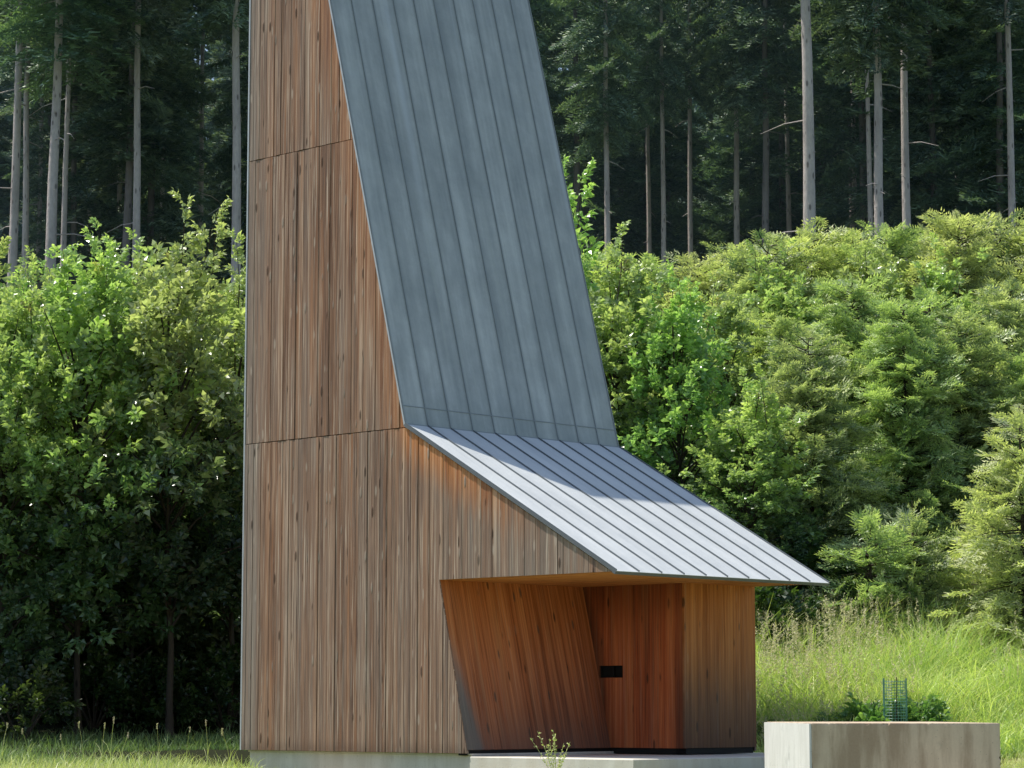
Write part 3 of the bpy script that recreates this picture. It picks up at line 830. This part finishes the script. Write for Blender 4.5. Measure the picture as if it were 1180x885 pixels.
put_oak('B', 862, 46.8, 460, 'small yellow-green leafy tree above the right corner of the canopy', GR, .95)
put_oak('B', 912, 54.5, 318, 'leafy tree among the conifers, below the brightest tall trunk', GR, 1.1)
put_oak('A', 1012, 55.2, 300, 'leafy tree among the conifers, below the first trunk right of the brightest', GR, 1.1)
put_oak('C', 1092, 54.2, 305, 'leafy tree among the conifers, below the close pair of thin trunks', GR, 1.1)
put_oak('C', 835, 51.5, 345, 'leafy tree behind the bright one above the canopy', GR)

# undergrowth shrub lower left
def shrub(H, rad, n, mat):
    tb, cb = MB(), MB()
    for i in range(9):
        az = i * 2.4; e_ = np.array([math.cos(az) * rad * .8, math.sin(az) * rad * .8, H * NR.uniform(.6, .95)])
        V, F_ = tube([(0, 0, -.1), e_ * .5 + np.array([0, 0, .1]), e_], [.02, .014, .006], 5); tb.add(V, F_)
    for i in range(n):
        v = nrm(NR.normal(0, 1, 3)); v[2] = abs(v[2]); q = NR.uniform(.35, 1) ** .5
        p = v * q * np.array([rad, rad, H * .8]) + np.array([0, 0, .1])
        place(cb, OAK_T[NR.integers(8)], p, frame(v + np.array([0, 0, .4]) + NR.normal(0, .4, 3)), NR.uniform(.5, .85), (NR.normal(0, .15), max(0, NR.normal(0, .1)), 0))
    return tb, cb
sh = shrub(1.15, .9, 110, 'hedge')
X, Y = px(28, 44.6), 44.6
sh0 = make('shrub', sh, ('bark_young', 'hedge'), ('stem', 'foliage'), (X, Y, float(ground(X, Y))), 0, 'low dark green shrub in the shade at the lower left corner', 'shrub')
for q, (x, Y, s_, nm) in enumerate(((60, 49.5, 1.7, 'behind the low front shrub'), (140, 50, 1.6, 'behind the thin tree trunks'), (225, 50.2, 1.7, 'behind the stout young trunk'), (10, 50.4, 1.6, 'at the left edge'), (180, 51.5, 1.7, 'deepest in the dark gap'), (100, 51.8, 1.7, 'second deepest in the dark gap'))):
    X = px(x, Y); copy_tree(sh0, (X, Y, float(ground(X, Y))), NR.uniform(0, 6), (s_, s_, s_), 'tall shrub in deep shade under the left trees, ' + nm, 'shrubs in deep shade under the left trees')
for x, Y, s, lab in ((-70, 45.2, 1.2, 'low shrub just outside the lower left corner'),
                (112, 47.6, 1.1, 'shaded shrub behind the thin tree trunk on the left'),
                (190, 47.9, 1.0, 'shaded shrub in the dark gap left of the stout young trunk'),
                (262, 48.2, 1.15, 'shaded shrub in the dark beside the rear corner of the chapel'),
                (880, 44.8, 1.15, 'dark green shrub directly below the right tip of the canopy'),
                (925, 47., 1.5, 'dark shrub behind the beige grass plumes right of the chapel')):
    X = px(x, Y); copy_tree(sh0, (X, Y, float(ground(X, Y))), NR.uniform(0, 6), (s, s, s), lab, None)

# ------------------------------------------------------------------ young conifers on the right
firs = {'A': fir(6.5, 1.9, .5, .17, 'fir', droop=.0, up=.35, leader=.3, fill=1.4), 'B': fir(7.5, 2.0, .4, .17, 'fir', droop=.08, up=.35, leader=.35, fill=1.4),
        'S': fir(2.9, 1.05, .12, .17, 'fir', up=.45, leader=1.0, fill=1.15), 'Y': fir(5.0, 1.35, .25, .18, 'larch', up=.35, fill=1.15)}
firH = {'A': 6.5, 'B': 7.5, 'S': 2.9, 'Y': 5.0}; fir_src = {}
FN = {'A': 'fir_tree', 'B': 'fir_tree', 'S': 'spruce_sapling', 'Y': 'larch_tree'}
def put_fir(var, x, Y, top_y, label, group, w=1., lar=False):
    X = px(x, Y); g = float(ground(X, Y)); s = (pz(top_y, Y) - g) / firH[var]
    rz = NR.uniform(0, 6.28); sx = w * min(1.2, max(.8, s ** .6))
    key = var + ('l' if lar else '')
    if key not in fir_src:
        fir_src[key] = make('larch_tree' if lar else FN[var], firs[var], ('bark_young', 'larch' if (var == 'Y' or lar) else 'fir'), ('trunk', 'crown'), (X, Y, g), rz, label, 'conifer', group, (sx, sx, s))
    else:
        copy_tree(fir_src[key], (X, Y, g), rz, (sx, sx, s), label, group)
GC = 'young conifers on the bank right of the chapel'
put_fir('S', 1003, 45.6, 585, 'small spruce sapling with upright leader, left one of the pair before the dark gap', GC)
put_fir('S', 1050, 46.2, 580, 'small spruce sapling with upright leader, right one of the pair before the dark gap', GC, .95)
put_fir('Y', 1178, 44.8, 470, 'bright yellow-green conifer cut by the right edge of the photo', GC, 1.05)
put_fir('Y', 1135, 46.8, 590, 'low pale conifer at the left foot of the bright yellow-green one', GC, .9)
put_fir('A', 938, 48.3, 385, 'dense green fir directly above the right tip of the canopy', GC)
put_fir('B', 1045, 49.6, 345, 'tall dark fir in the middle, with its bare trunk showing above the saplings', GC)
put_fir('B', 985, 51., 320, 'fir standing behind the gap of the two front firs', GC)
put_fir('A', 1112, 50.2, 360, 'blue-green fir left of the bright yellow-green conifer', GC, 1.05)
put_fir('A', 1165, 52., 330, 'blue-green fir above the bright yellow-green conifer at the right edge', GC)
GB = 'back row of young conifers below the forest trunks'
back = [(700, 56, 292), (748, 57.5, 300), (800, 57, 296), (850, 58, 285), (893, 55.5, 275), (935, 57, 262), (985, 58, 268), (1030, 56.5, 262), (1075, 58, 268), (1112, 55.5, 246), (1160, 57, 250), (1210, 56, 255), (1265, 57, 260)]
names = ['hidden half behind the steep zinc roof edge', 'with drooping tips next to the steep roof', 'between steep roof and tall front fir', 'with a broad pale top', 'left of the brightest tall trunk',
         'right under the brightest tall trunk', 'right of the brightest tall trunk', 'under the pair of grey trunks', 'right of the pair of grey trunks', 'with the highest pointed top of the row', 'below the rightmost trunk', 'just outside the right edge', 'furthest outside the right edge']
for i, ((x, Y, ty), nm) in enumerate(zip(back, names)):
    put_fir('B' if i % 2 else 'A', x, Y, ty, 'pale green conifer of the back row, ' + nm, GB, 1.15, lar=(i % 3 != 1))
for i, (x, Y, ty, nm) in enumerate([(905, 52.5, 370, 'left behind the dense green fir'), (1080, 53., 340, 'behind the tall dark fir'), (870, 53.5, 360, 'above the small yellow-green leafy tree'), (1210, 50, 400, 'just outside the right edge below the back row'), (770, 53.5, 360, 'behind the bright leafy tree')]):
    put_fir('A' if i % 2 else 'B', x, Y, ty, 'green conifer of the middle row, ' + nm, 'middle row of young conifers', 1.1, lar=(i == 2))

# ------------------------------------------------------------------ tall spruces of the forest
SPR_T = {round(l, 1): [branch_template(NR, l, .17, .055, .30, twigdroop=.55, dens=.13, young=.25) for _ in range(3)] for l in (1.0, 1.8, 2.6)}
def spruce(H, cz, rad, step, r0, low=0):
    tb, cb = MB(), MB()
    P, rr = trunk_mb(H, r0, .03, .03, 10, -1., 12)
    V, F_ = tube(P, rr, 10); tb.add(V, F_, smooth=True)
    z = 1.5
    while z < cz + 2:                       # dead stubs and twigs below the crown
        az = NR.uniform(0, 6.28); ln = NR.choice([.12, .2, .4, .8, 1.2], p=[.35, .3, .2, .1, .05])
        c = np.array([np.interp(z, P[:, 2], P[:, 0]), np.interp(z, P[:, 2], P[:, 1]), z])
        d = np.array([math.cos(az), math.sin(az), NR.uniform(-.3, .15)])
        V, F_ = tube([c, c + d * ln * .5, c + d * ln + np.array([0, 0, -.12 * ln])], [.022, .012, .005], 4); tb.add(V, F_)
        z += NR.uniform(.18, .5)
    z = cz; keys = sorted(SPR_T)
    while z < H - .4:
        t = (z - cz) / (H - cz)
        r = rad * (1 - t) ** .8 * (.55 + .45 * min(1, t * 5)) + .25
        nb = NR.integers(3, 6)
        az0 = NR.uniform(0, 6.28)
        for k in range(nb):
            az = az0 + k * 6.283 / nb + NR.uniform(-.4, .4); rl = r * NR.uniform(.6, 1.2)
            kk = min(keys, key=lambda a: abs(a - rl)); tpl = SPR_T[kk][NR.integers(3)]
            d = np.array([math.cos(az), math.sin(az), -.25 + .5 * t + NR.normal(0, .12)])
            c = np.array([np.interp(z, P[:, 2], P[:, 0]), np.interp(z, P[:, 2], P[:, 1]), z])
            place(cb, tpl, c, frame(d, roll=NR.normal(0, .25)), rl / kk, (NR.normal(0, .15), NR.normal(0, .1), 0))
        z += step * NR.uniform(.6, 1.4)
    return tb, cb
SP = {'A': spruce(27, 15.5, 2.5, .42, .21), 'B': spruce(25, 12.0, 2.4, .42, .19), 'D': spruce(26, 6.5, 2.5, .45, .17)}
SPH = {'A': 27, 'B': 25, 'D': 26}; sp_src = {}
def put_spruce(var, x, Y, wpx, label, group, shade=False, X=None):
    X = px(x, Y) if X is None else X
    g = float(ground(X, Y))
    base_w = {'A': .42, 'B': .38, 'D': .34}[var] * .82
    s = min(1.5, max(.6, 1.25 * wpx * Y / F_PX / base_w)) if wpx else NR.uniform(.85, 1.1)
    sz = NR.uniform(.92, 1.08); rz = NR.uniform(0, 6.28)
    key = var + str(shade)
    if key not in sp_src:
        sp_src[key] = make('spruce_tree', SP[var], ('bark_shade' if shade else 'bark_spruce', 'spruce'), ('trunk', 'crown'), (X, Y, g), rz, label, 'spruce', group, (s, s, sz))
    else:
        copy_tree(sp_src[key], (X, Y, g), rz, (s, s, sz), label, group)
GF = 'tall spruces at the forest edge'
front = [(4, 70, 11, 'A', 'pale trunk at the left edge of the photo'), (24, 74, 8.5, 'A', 'thin dim trunk left of the thickest pale trunk on the left'),
         (51, 66, 14, 'A', 'thickest pale trunk on the left'), (66, 72, 7.5, 'A', 'slim pale trunk touching the thickest one on the right'),
         (151, 68, 10, 'A', 'single pale trunk midway between left edge and chapel'), (269, 67, 12, 'A', 'dim trunk with dead side twigs right beside the chapel wall'),
         (228, 78, 6.5, 'A', 'thin dark trunk left of the one beside the chapel wall'), (178, 80, 6, 'A', 'thin dark trunk right of the single pale trunk'),
         (700, 72, 7.5, 'B', 'slim pale trunk closest to the steep roof on its right'), (766, 76, 6, 'B', 'slim trunk second from the steep roof'),
         (852, 78, 7, 'B', 'dim trunk left of the brightest trunk'), (938, 65, 14.5, 'A', 'thickest and brightest bare trunk on the right'),
         (1018, 68, 11, 'B', 'pale trunk first to the right of the brightest one'), (1052, 71, 10, 'A', 'pale trunk second to the right of the brightest one'),
         (1113, 78, 6, 'B', 'thin trunk, left one of a close pair'), (1124, 80, 6.5, 'B', 'thin trunk, right one of a close pair'), (1173, 70, 9, 'A', 'pale trunk at the right edge of the photo'),
         (751, 82, 5, 'B', 'very thin trunk left of the second one from the steep roof'), (800, 80, 6, 'B', 'short dim trunk midway between steep roof and brightest trunk'), (916, 84, 5, 'A', 'very thin trunk close left of the brightest trunk'),
         (991, 80, 6, 'A', 'dim trunk close right of the brightest trunk'), (1012, 74, 5, 'A', 'very thin trunk touching the first one right of the brightest'), (130, 78, 6, 'A', 'dim trunk left of the single pale trunk'), (36, 82, 6, 'A', 'dim trunk between the thin and the thickest pale trunk on the left'), (98, 84, 5, 'A', 'very thin trunk between the pale pair and the single pale trunk')]
for x, Y, w, v, nm in front:
    put_spruce(v, x, Y, w, 'tall spruce, ' + nm, GF)
# shaded trees behind
rs = random.Random(21); placed = [(px(f[0], f[1]), f[1]) for f in front]
cnt = 0
for row, (Y0, Y1, n) in enumerate(((74, 84, 24), (84, 97, 28), (97, 114, 36))):
    tries = 0; k = 0
    while k < n and tries < 900:
        tries += 1
        Y = rs.uniform(Y0, Y1); X = rs.uniform(-.26, .26) * Y
        xp = 590 + X / Y * F_PX
        if 330 < xp < 590 and row < 2: continue
        if min((X - a) ** 2 + (Y - b) ** 2 for a, b in placed) < 2.0 ** 2: continue
        placed.append((X, Y)); k += 1
        put_spruce('D' if rs.random() < (.40 + .2 * row) else 'B', 0, Y, None, 'dark spruce in the shade of the forest behind the pale trunks', 'shaded spruces inside the forest', True, X=X)
# far-off mass of the wood
k = MB()
fb = MB()
for j in range(330):
    Y = rs.uniform(114, 168); X = rs.uniform(-.52, .52) * Y
    g = float(ground(X, Y)); H = rs.uniform(22, 29)
    V, F_ = tube([(X, Y, g - 1), (X, Y, g + H * .5), (X, Y, g + H)], [.2, .14, .03], 5); k.add(V, F_, (0, 0, 0))
    nb = 130
    z = NR.uniform(.10, 1, nb) * H; az = NR.uniform(0, 6.28, nb); r = 3.0 * (1 - z / H) ** .7 + .5
    D = np.stack([np.cos(az), np.sin(az), -.45 + NR.normal(0, .2, nb)], 1)
    P = np.stack([np.full(nb, X), np.full(nb, Y), z + g], 1) + D * r[:, None] * .15
    V, F_ = leaves(P, D, np.tile(np.array([0, 0, 1.]), (nb, 1)) + NR.normal(0, .4, (nb, 3)), r * NR.uniform(.7, 1.2, nb), r * .55)
    k.add(V, F_, np.repeat(np.stack([NR.uniform(0, .6, nb), np.zeros(nb), np.zeros(nb)], 1), 5, 0))
k.build('distant_forest', M['spruce'], kind='stuff')

# ------------------------------------------------------------------ grasses
def blades(mb, P, H, Wd, lean, tint, segs=3):
    n = len(P)
    az = NR.uniform(0, 6.28, n); dv = np.stack([np.cos(az), np.sin(az), np.zeros(n)], 1)
    fa = NR.uniform(0, 6.28, n); sd = np.stack([np.cos(fa), np.sin(fa), np.zeros(n)], 1)
    rows = []
    for q in range(segs + 1):
        t = q / segs
        c = P + np.array([0, 0, 1.]) * (H * (t - .28 * lean * t ** 3))[:, None] + dv * (H * lean * t * t * .8)[:, None]
        w = (Wd * (1 - t ** 1.5) * .5 + .0008)[:, None]
        rows += [c - sd * w, c + sd * w]
    V = np.stack(rows, 1).reshape(-1, 3); m = 2 * (segs + 1)
    b = np.arange(n)[:, None] * m
    F_ = np.concatenate([b + np.array([[2 * q, 2 * q + 1, 2 * q + 3, 2 * q + 2]]) for q in range(segs)])
    mb.add(V, F_, np.repeat(tint, m, 0))
def scatter(n, x0, x1, Y0, Y1):
    Y = NR.uniform(Y0, Y1, n); x = NR.uniform(x0, x1, n); X = (x - 590) / F_PX * Y
    return X, Y
def pts(X, Y): return np.stack([X, Y, ground(X, Y) - .02], 1)
def patch(X, Y, f, ph=0.): return .5 + .25 * np.sin(X * f + ph + 1.7 * np.sin(Y * f * .7)) + .25 * np.sin(Y * f * 1.3 - X * .6 * f + 2 * ph)

# bank of tall grass on the right
k = MB()
X, Y = scatter(34000, 862, 1330, 38.6, 46.6)
ok = (bx_of(X, Y) - W > .35) & (NR.uniform(0, 1, len(X)) < .25 + 1.3 * patch(X, Y, 3.4, 1.3))
X, Y = X[ok], Y[ok]; n = len(X)
pt = patch(X, Y, 2.2); pt2 = patch(X, Y, 1.1, 2.)
H = (.30 + .72 * sstep(38.8, 41.5, Y)) * NR.uniform(.45, 1.3, n) * (.5 + .8 * pt)
tint = np.stack([NR.uniform(0, 1, n) * .7 + .3 * pt, np.clip(NR.uniform(-.3, .7, n) * (.4 + pt2), 0, 1), np.where(NR.uniform(0, 1, n) < .10, .75, 0)], 1)
blades(k, pts(X, Y), H, NR.uniform(.008, .022, n), NR.uniform(.15, 1.5, n), tint)
X, Y = scatter(9500, 862, 1330, 38.8, 46); pt = patch(X, Y, 1.6, 1.)
ok = (bx_of(X, Y) - W > .35) & (NR.uniform(0, 1, len(X)) < pt * 1.3); X, Y = X[ok], Y[ok]; n = len(X)
blades(k, pts(X, Y), NR.uniform(.45, 1.15, n) * (.6 + .6 * patch(X, Y, 3.1, 4.)) * (.45 + .55 * sstep(39, 41.5, Y)), NR.uniform(.022, .04, n), NR.uniform(.5, 1.6, n), np.stack([NR.uniform(.4, 1, n), NR.uniform(0, .8, n), np.zeros(n)], 1), 4)
k.build('tall_grass', M['grass'], kind='stuff')
# beige plumes of reed grass, thickest behind the canopy tip
k = MB()
X, Y = scatter(950, 862, 1060, 39.8, 46.4)
keep = NR.uniform(0, 1, len(X)) < np.interp(590 + X / Y * F_PX, [862, 960, 1060], [1., .9, .15]); keep &= (bx_of(X, Y) - W > .5)
X, Y = X[keep], Y[keep]
X2, Y2 = scatter(90, 1040, 1330, 41, 46.5); X = np.concatenate([X, X2]); Y = np.concatenate([Y, Y2])
n = len(X); P = pts(X, Y)
H = NR.uniform(.75, 1.3, n) * (.55 + .45 * sstep(39.8, 43, Y)); az = NR.uniform(0, 6.28, n); ln = NR.uniform(.1, .3, n)
top = P + np.stack([np.cos(az) * ln, np.sin(az) * ln, H], 1)
blades(k, P, H, np.full(n, .006), ln * 1.0, np.tile(np.array([[.4, .6, 0]]), (n, 1)))
m = 22
bp = np.repeat(top, m, 0) - np.stack([np.zeros(n * m), np.zeros(n * m), np.tile(np.linspace(0, .26, m), n)], 1) * NR.uniform(.8, 1.2, (n * m, 1))
bd = np.stack([NR.normal(.35, .6, n * m), NR.normal(0, .6, n * m), NR.uniform(.1, 1, n * m)], 1)
nr = NR.normal(0, 1, (n * m, 3))
V, F_ = leaves(bp, bd, nr, NR.uniform(.03, .07, n * m), NR.uniform(.010, .022, n * m))
k.add(V, F_, np.repeat(np.stack([NR.uniform(0, 1, n * m), np.zeros(n * m), NR.uniform(0, .12, n * m)], 1), 5, 0))
k.build('plume_grass', M['straw'], kind='stuff')
# short dry grass by the path and left meadow
k = MB()
X, Y = scatter(15000, 1120, 1330, 34, 39.4)
P = pts(X, Y); n = len(X)
blades(k, P, NR.uniform(.05, .16, n), NR.uniform(.006, .012, n), NR.uniform(.2, 1, n), np.stack([NR.uniform(0, 1, n), NR.uniform(.2, .9, n), np.where(NR.uniform(0, 1, n) < .35, .6, 0)], 1))
X, Y = scatter(30000, -140, 300, 37.5, 46.5)
ok = (bx_of(X, Y) < -.05) | (Y > 43.0); X, Y = X[ok], Y[ok]
P = pts(X, Y); n = len(X)
dk = sstep(39.4, 41., Y); kp = NR.uniform(0, 1, n) > .15 * dk; X, Y, P, dk = X[kp], Y[kp], P[kp], dk[kp]; n = len(X)  # grass darkens towards the trees, their shade put into its tint
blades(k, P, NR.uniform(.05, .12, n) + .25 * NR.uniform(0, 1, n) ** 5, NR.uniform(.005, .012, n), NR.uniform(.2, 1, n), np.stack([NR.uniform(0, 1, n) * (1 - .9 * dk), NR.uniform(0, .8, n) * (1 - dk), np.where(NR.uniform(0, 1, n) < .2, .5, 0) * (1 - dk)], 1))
X, Y = scatter(7000, 270, 900, 30, 39.5)
wx = bx_of(X, Y); wy = -(X - BX) * math.sin(YAW) + (Y - BY) * math.cos(YAW)
ok = ~((wx > -.02) & (wy > -.4) & (wx < W + 1.4)); X, Y = X[ok], Y[ok]; n = len(X)
blades(k, pts(X, Y), NR.uniform(.04, .12, n), NR.uniform(.005, .01, n), NR.uniform(.2, 1, n), np.stack([NR.uniform(0, 1, n), NR.uniform(0, .8, n), np.where(NR.uniform(0, 1, n) < .2, .5, 0)], 1))
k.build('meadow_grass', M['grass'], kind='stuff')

# dark leafy herbs behind the concrete block
hb = shrub(.5, .30, 60, 'hedge')
h0 = None
for x, Y, s, lab in ((962, 39.8, .85, 'dark leafy weed clump left behind the concrete block'), (1003, 39.8, 1.0, 'dark leafy weed clump directly left of the green tree guard'),
                     (1054, 39.9, .95, 'dark leafy weed clump directly right of the green tree guard'), (885, 40.4, .7, 'leafy weed clump between chapel and concrete block'),
                     (1110, 41.5, .6, 'leafy weed clump in the tall grass above the block, right of the guard')):
    X = px(x, Y); g = float(ground(X, Y))
    if h0 is None: h0 = make('weed_clump', hb, ('bark_young', 'herb'), ('stem', 'foliage'), (X, Y, g), 0, lab, 'weeds', None, (s, s, s))
    else: copy_tree(h0, (X, Y, g), NR.uniform(0, 6), (s, s, s), lab, None)
# bright iris-like tuft
k = MB(); n = 90; X0, Y0 = px(945, 39.2), 39.2
X = X0 + NR.normal(0, .14, n); Y = Y0 + NR.normal(0, .14, n)
blades(k, pts(X, Y) - np.array([X0, Y0, float(ground(X0, Y0))]), NR.uniform(.45, .85, n), NR.uniform(.018, .03, n), NR.uniform(.1, .7, n), np.stack([NR.uniform(.5, 1, n), NR.uniform(.2, .7, n), np.zeros(n)], 1))
tf_ = thing('grass_tuft', (X0, Y0, float(ground(X0, Y0))), 0, 'bright yellow-green tuft of broad blades behind the left part of the concrete block', 'grass tuft'); k.build('blade_cluster', M['grass'], tf_)

# green mesh tree guard
s = NT('green_plastic_mesh')
M['guard'] = s.out(s.mix(s.noise(s.obj(), 8, 2), (.10, .26, .19), (.18, .38, .29)), .45, .5)
X, Y = px(1028, 39.4), 39.4
tg = thing('tree_guard', (X, Y, float(ground(X, Y))), 0, 'green plastic mesh tree guard tube standing behind the concrete block', 'tree guard')
k = MB(); HG = pz(786, 39.4) - float(ground(X, Y))
nn = 22
for q in range(nn):
    a = q * 2 * math.pi / nn; c = np.array([math.cos(a) * .16, math.sin(a) * .16, 0])
    V, F_ = beam(c, c + np.array([0, 0, HG]), .007, .004, (math.cos(a), math.sin(a), 0)); k.add(V, F_)
for j in range(26):
    z = HG * (j + .5) / 26
    an = np.linspace(0, 2 * math.pi, nn + 1)
    V, F_ = tube(np.stack([np.cos(an) * .162, np.sin(an) * .162, np.full(nn + 1, z)], 1), np.full(nn + 1, .004), 4); k.add(V, F_)
k.build('mesh_tube', M['guard'], tg)
for dx in (-.17, .17):
    k = MB(); V, F_ = tube([(dx, -.02, -.1), (dx, -.02, HG * .5), (dx, -.02, HG + .03)], [.013, .013, .012], 8); k.add(V, F_); k.build('stake', M['guard'], tg)
k = MB(); V, F_ = tube([(0, 0, -.05), (.02, .01, .5), (.03, 0, HG + .05)], [.012, .010, .006], 6); k.add(V, F_); k.build('sapling_stem', M['bark_young'], tg)

# single flowering stalks at the left and a weed at the slab
def stalk(H, lean, leafy):
    mb = MB(); n = 8; t = np.linspace(0, 1, n)
    P = np.stack([lean * t * t, .3 * lean * t, H * t - .02], 1)
    V, F_ = tube(P, .004 - .002 * t, 4); mb.add(V, F_, (.6, .7, .2))
    hd = MB(); m = 30
    bp = P[-1] - np.stack([np.full(m, lean * .12), np.zeros(m), np.linspace(0, .11, m)], 1)
    V, F_ = leaves(bp, np.stack([NR.normal(0, .5, m), NR.normal(0, .5, m), np.full(m, .9)], 1), NR.normal(0, 1, (m, 3)), np.full(m, .035), np.full(m, .014))
    hd.add(V, F_, np.repeat(np.stack([NR.uniform(0, 1, m), NR.uniform(0, .5, m), np.zeros(m)], 1), 5, 0))
    bl = MB(); q = leafy
    blades(bl, np.zeros((q, 3)) + NR.normal(0, .012, (q, 3)) * np.array([1, 1, 0]), NR.uniform(.3, .7, q) * H, np.full(q, .012), NR.uniform(.2, .8, q), np.tile(np.array([[.7, .5, 0]]), (q, 1)))
    return mb, hd, bl
st_ = [stalk(.72, .10, 4), stalk(.60, -.14, 5), stalk(.85, .05, 3)]
st_src = {}
spots = [(8, 41.5, 0, .8, 'at the left edge of the photo'), (38, 42, 1, .8, 'second from the left edge'), (80, 41.2, 1, .75, 'below the low dark shrub, right side'), (101, 41.6, 0, .9, 'below the thin dark trunk on the left'),
         (122, 41., 2, .75, 'left of the tallest bunch'), (132, 41.2, 2, .85, 'tallest of the middle bunch'), (144, 41.1, 1, .8, 'right of the tallest bunch'),
         (186, 41.6, 0, .8, 'below the brown patch in the shade'), (218, 41.2, 0, .75, 'below the stout young trunk'), (243, 40.8, 2, .8, 'second from the chapel corner'), (268, 40.2, 1, 1.0, 'nearest to the chapel corner')]
for x, Y, v, s_, nm in spots:
    X = px(x, Y); g = float(ground(X, Y)); lab = 'thin grass stalk on the left lawn, ' + nm
    if v not in st_src: st_src[v] = make('grass_stalk', st_[v], ('grass', 'straw', 'grass'), ('stem', 'seed_head', 'blade_cluster'), (X, Y, g), 0, lab, 'grass stalk', 'grass stalks on the left lawn', (s_, s_, s_))
    else: copy_tree(st_src[v], (X, Y, g), NR.uniform(0, 6), (s_, s_, s_), lab, 'grass stalks on the left lawn')
# bushy weed in front of the slab
wx, wy = px(640, 33.3), 33.3; g = float(ground(wx, wy))
wd = thing('flowering_weed', (wx, wy, g), 0, 'thin flowering weed growing in front of the pale entrance slab', 'weed')
ms, mf = MB(), MB()
for j in range(11):
    lean = NR.normal(0, .16); H = NR.uniform(.42, .78); t = np.linspace(0, 1, 6)
    ln2 = NR.normal(0, .1)
    P = np.stack([lean * t ** 1.5, ln2 * t, H * t], 1)
    V, F_ = tube(P, .004 - .0025 * t, 4); ms.add(V, F_, (.6, .6, .1))
    m = 26; tt = NR.uniform(.45, 1, m)
    bp = np.stack([np.interp(tt, t, P[:, 0]), np.interp(tt, t, P[:, 1]), np.interp(tt, t, P[:, 2])], 1)
    V, F_ = leaves(bp, NR.normal(0, 1, (m, 3)) + np.array([0, 0, .4]), NR.normal(0, 1, (m, 3)), NR.uniform(.02, .055, m), NR.uniform(.010, .02, m))
    mf.add(V, F_, np.repeat(np.stack([NR.uniform(0, 1, m), NR.uniform(0, .8, m), np.where(NR.uniform(0, 1, m) < .3, .7, 0)], 1), 5, 0))
ms.build('stem', M['grass'], wd); mf.build('foliage', M['grass'], wd)

# ------------------------------------------------------------------ thin summer haze between the trunks
s = NT('summer_haze')
hv = s.n('ShaderNodeVolumeScatter'); hv.inputs['Color'].default_value = (.50, .80, 1., 1); hv.inputs['Density'].default_value = .0013; hv.inputs['Anisotropy'].default_value = .2
ho = s.n('ShaderNodeOutputMaterial'); s.l(hv.outputs[0], ho.inputs['Volume'])
k = MB(); V, F_ = box_arr(-75, 75, 61, 180, -4, 62); k.add(V, F_)
hz = k.build('haze', s.m, kind='structure')
scene.cycles.volume_bounces = 0

# ------------------------------------------------------------------ light, sky, camera
SUN_AZ, SUN_EL = R(-73.5), R(64.2)
w = bpy.data.worlds.new('World'); scene.world = w; w.use_nodes = True
s = NT('sky', w.node_tree)
sky = s.n('ShaderNodeTexSky', sky_type='NISHITA'); sky.sun_disc = False
sky.sun_elevation = SUN_EL; sky.sun_rotation = SUN_AZ; sky.air_density = 1.0; sky.dust_density = 1.2
bg = s.n('ShaderNodeBackground'); bg.inputs[1].default_value = .15
s.l(sky.outputs[0], bg.inputs[0]); wo = s.n('ShaderNodeOutputWorld'); s.l(bg.outputs[0], wo.inputs[0])
sl = bpy.data.lights.new('sun', 'SUN'); sl.energy = 5.0; sl.angle = R(.5); sl.color = (1., .95, .86)
sun_o = bpy.data.objects.new('sun', sl); C.objects.link(sun_o)
to_sun = Vector((math.sin(SUN_AZ) * math.cos(SUN_EL), math.cos(SUN_AZ) * math.cos(SUN_EL), math.sin(SUN_EL)))
sun_o.rotation_euler = to_sun.to_track_quat('Z', 'Y').to_euler(); sun_o.location = to_sun * 60
cam = bpy.data.cameras.new('camera'); co = bpy.data.objects.new('camera', cam); C.objects.link(co)
cam.sensor_width = 36; cam.lens = 36 * F_PX / 1180; cam.clip_end = 2000; cam.clip_start = .1
co.location = (0, 0, CZ); co.rotation_euler = (math.pi / 2 + PITCH, 0, 0)
scene.camera = co
scene.view_settings.view_transform = 'Standard'; scene.view_settings.look = 'None'
scene.view_settings.exposure = 0; scene.view_settings.gamma = 1
scene.cycles.max_bounces = 5; scene.cycles.diffuse_bounces = 3; scene.cycles.glossy_bounces = 2; scene.cycles.transmission_bounces = 2; scene.cycles.transparent_max_bounces = 2
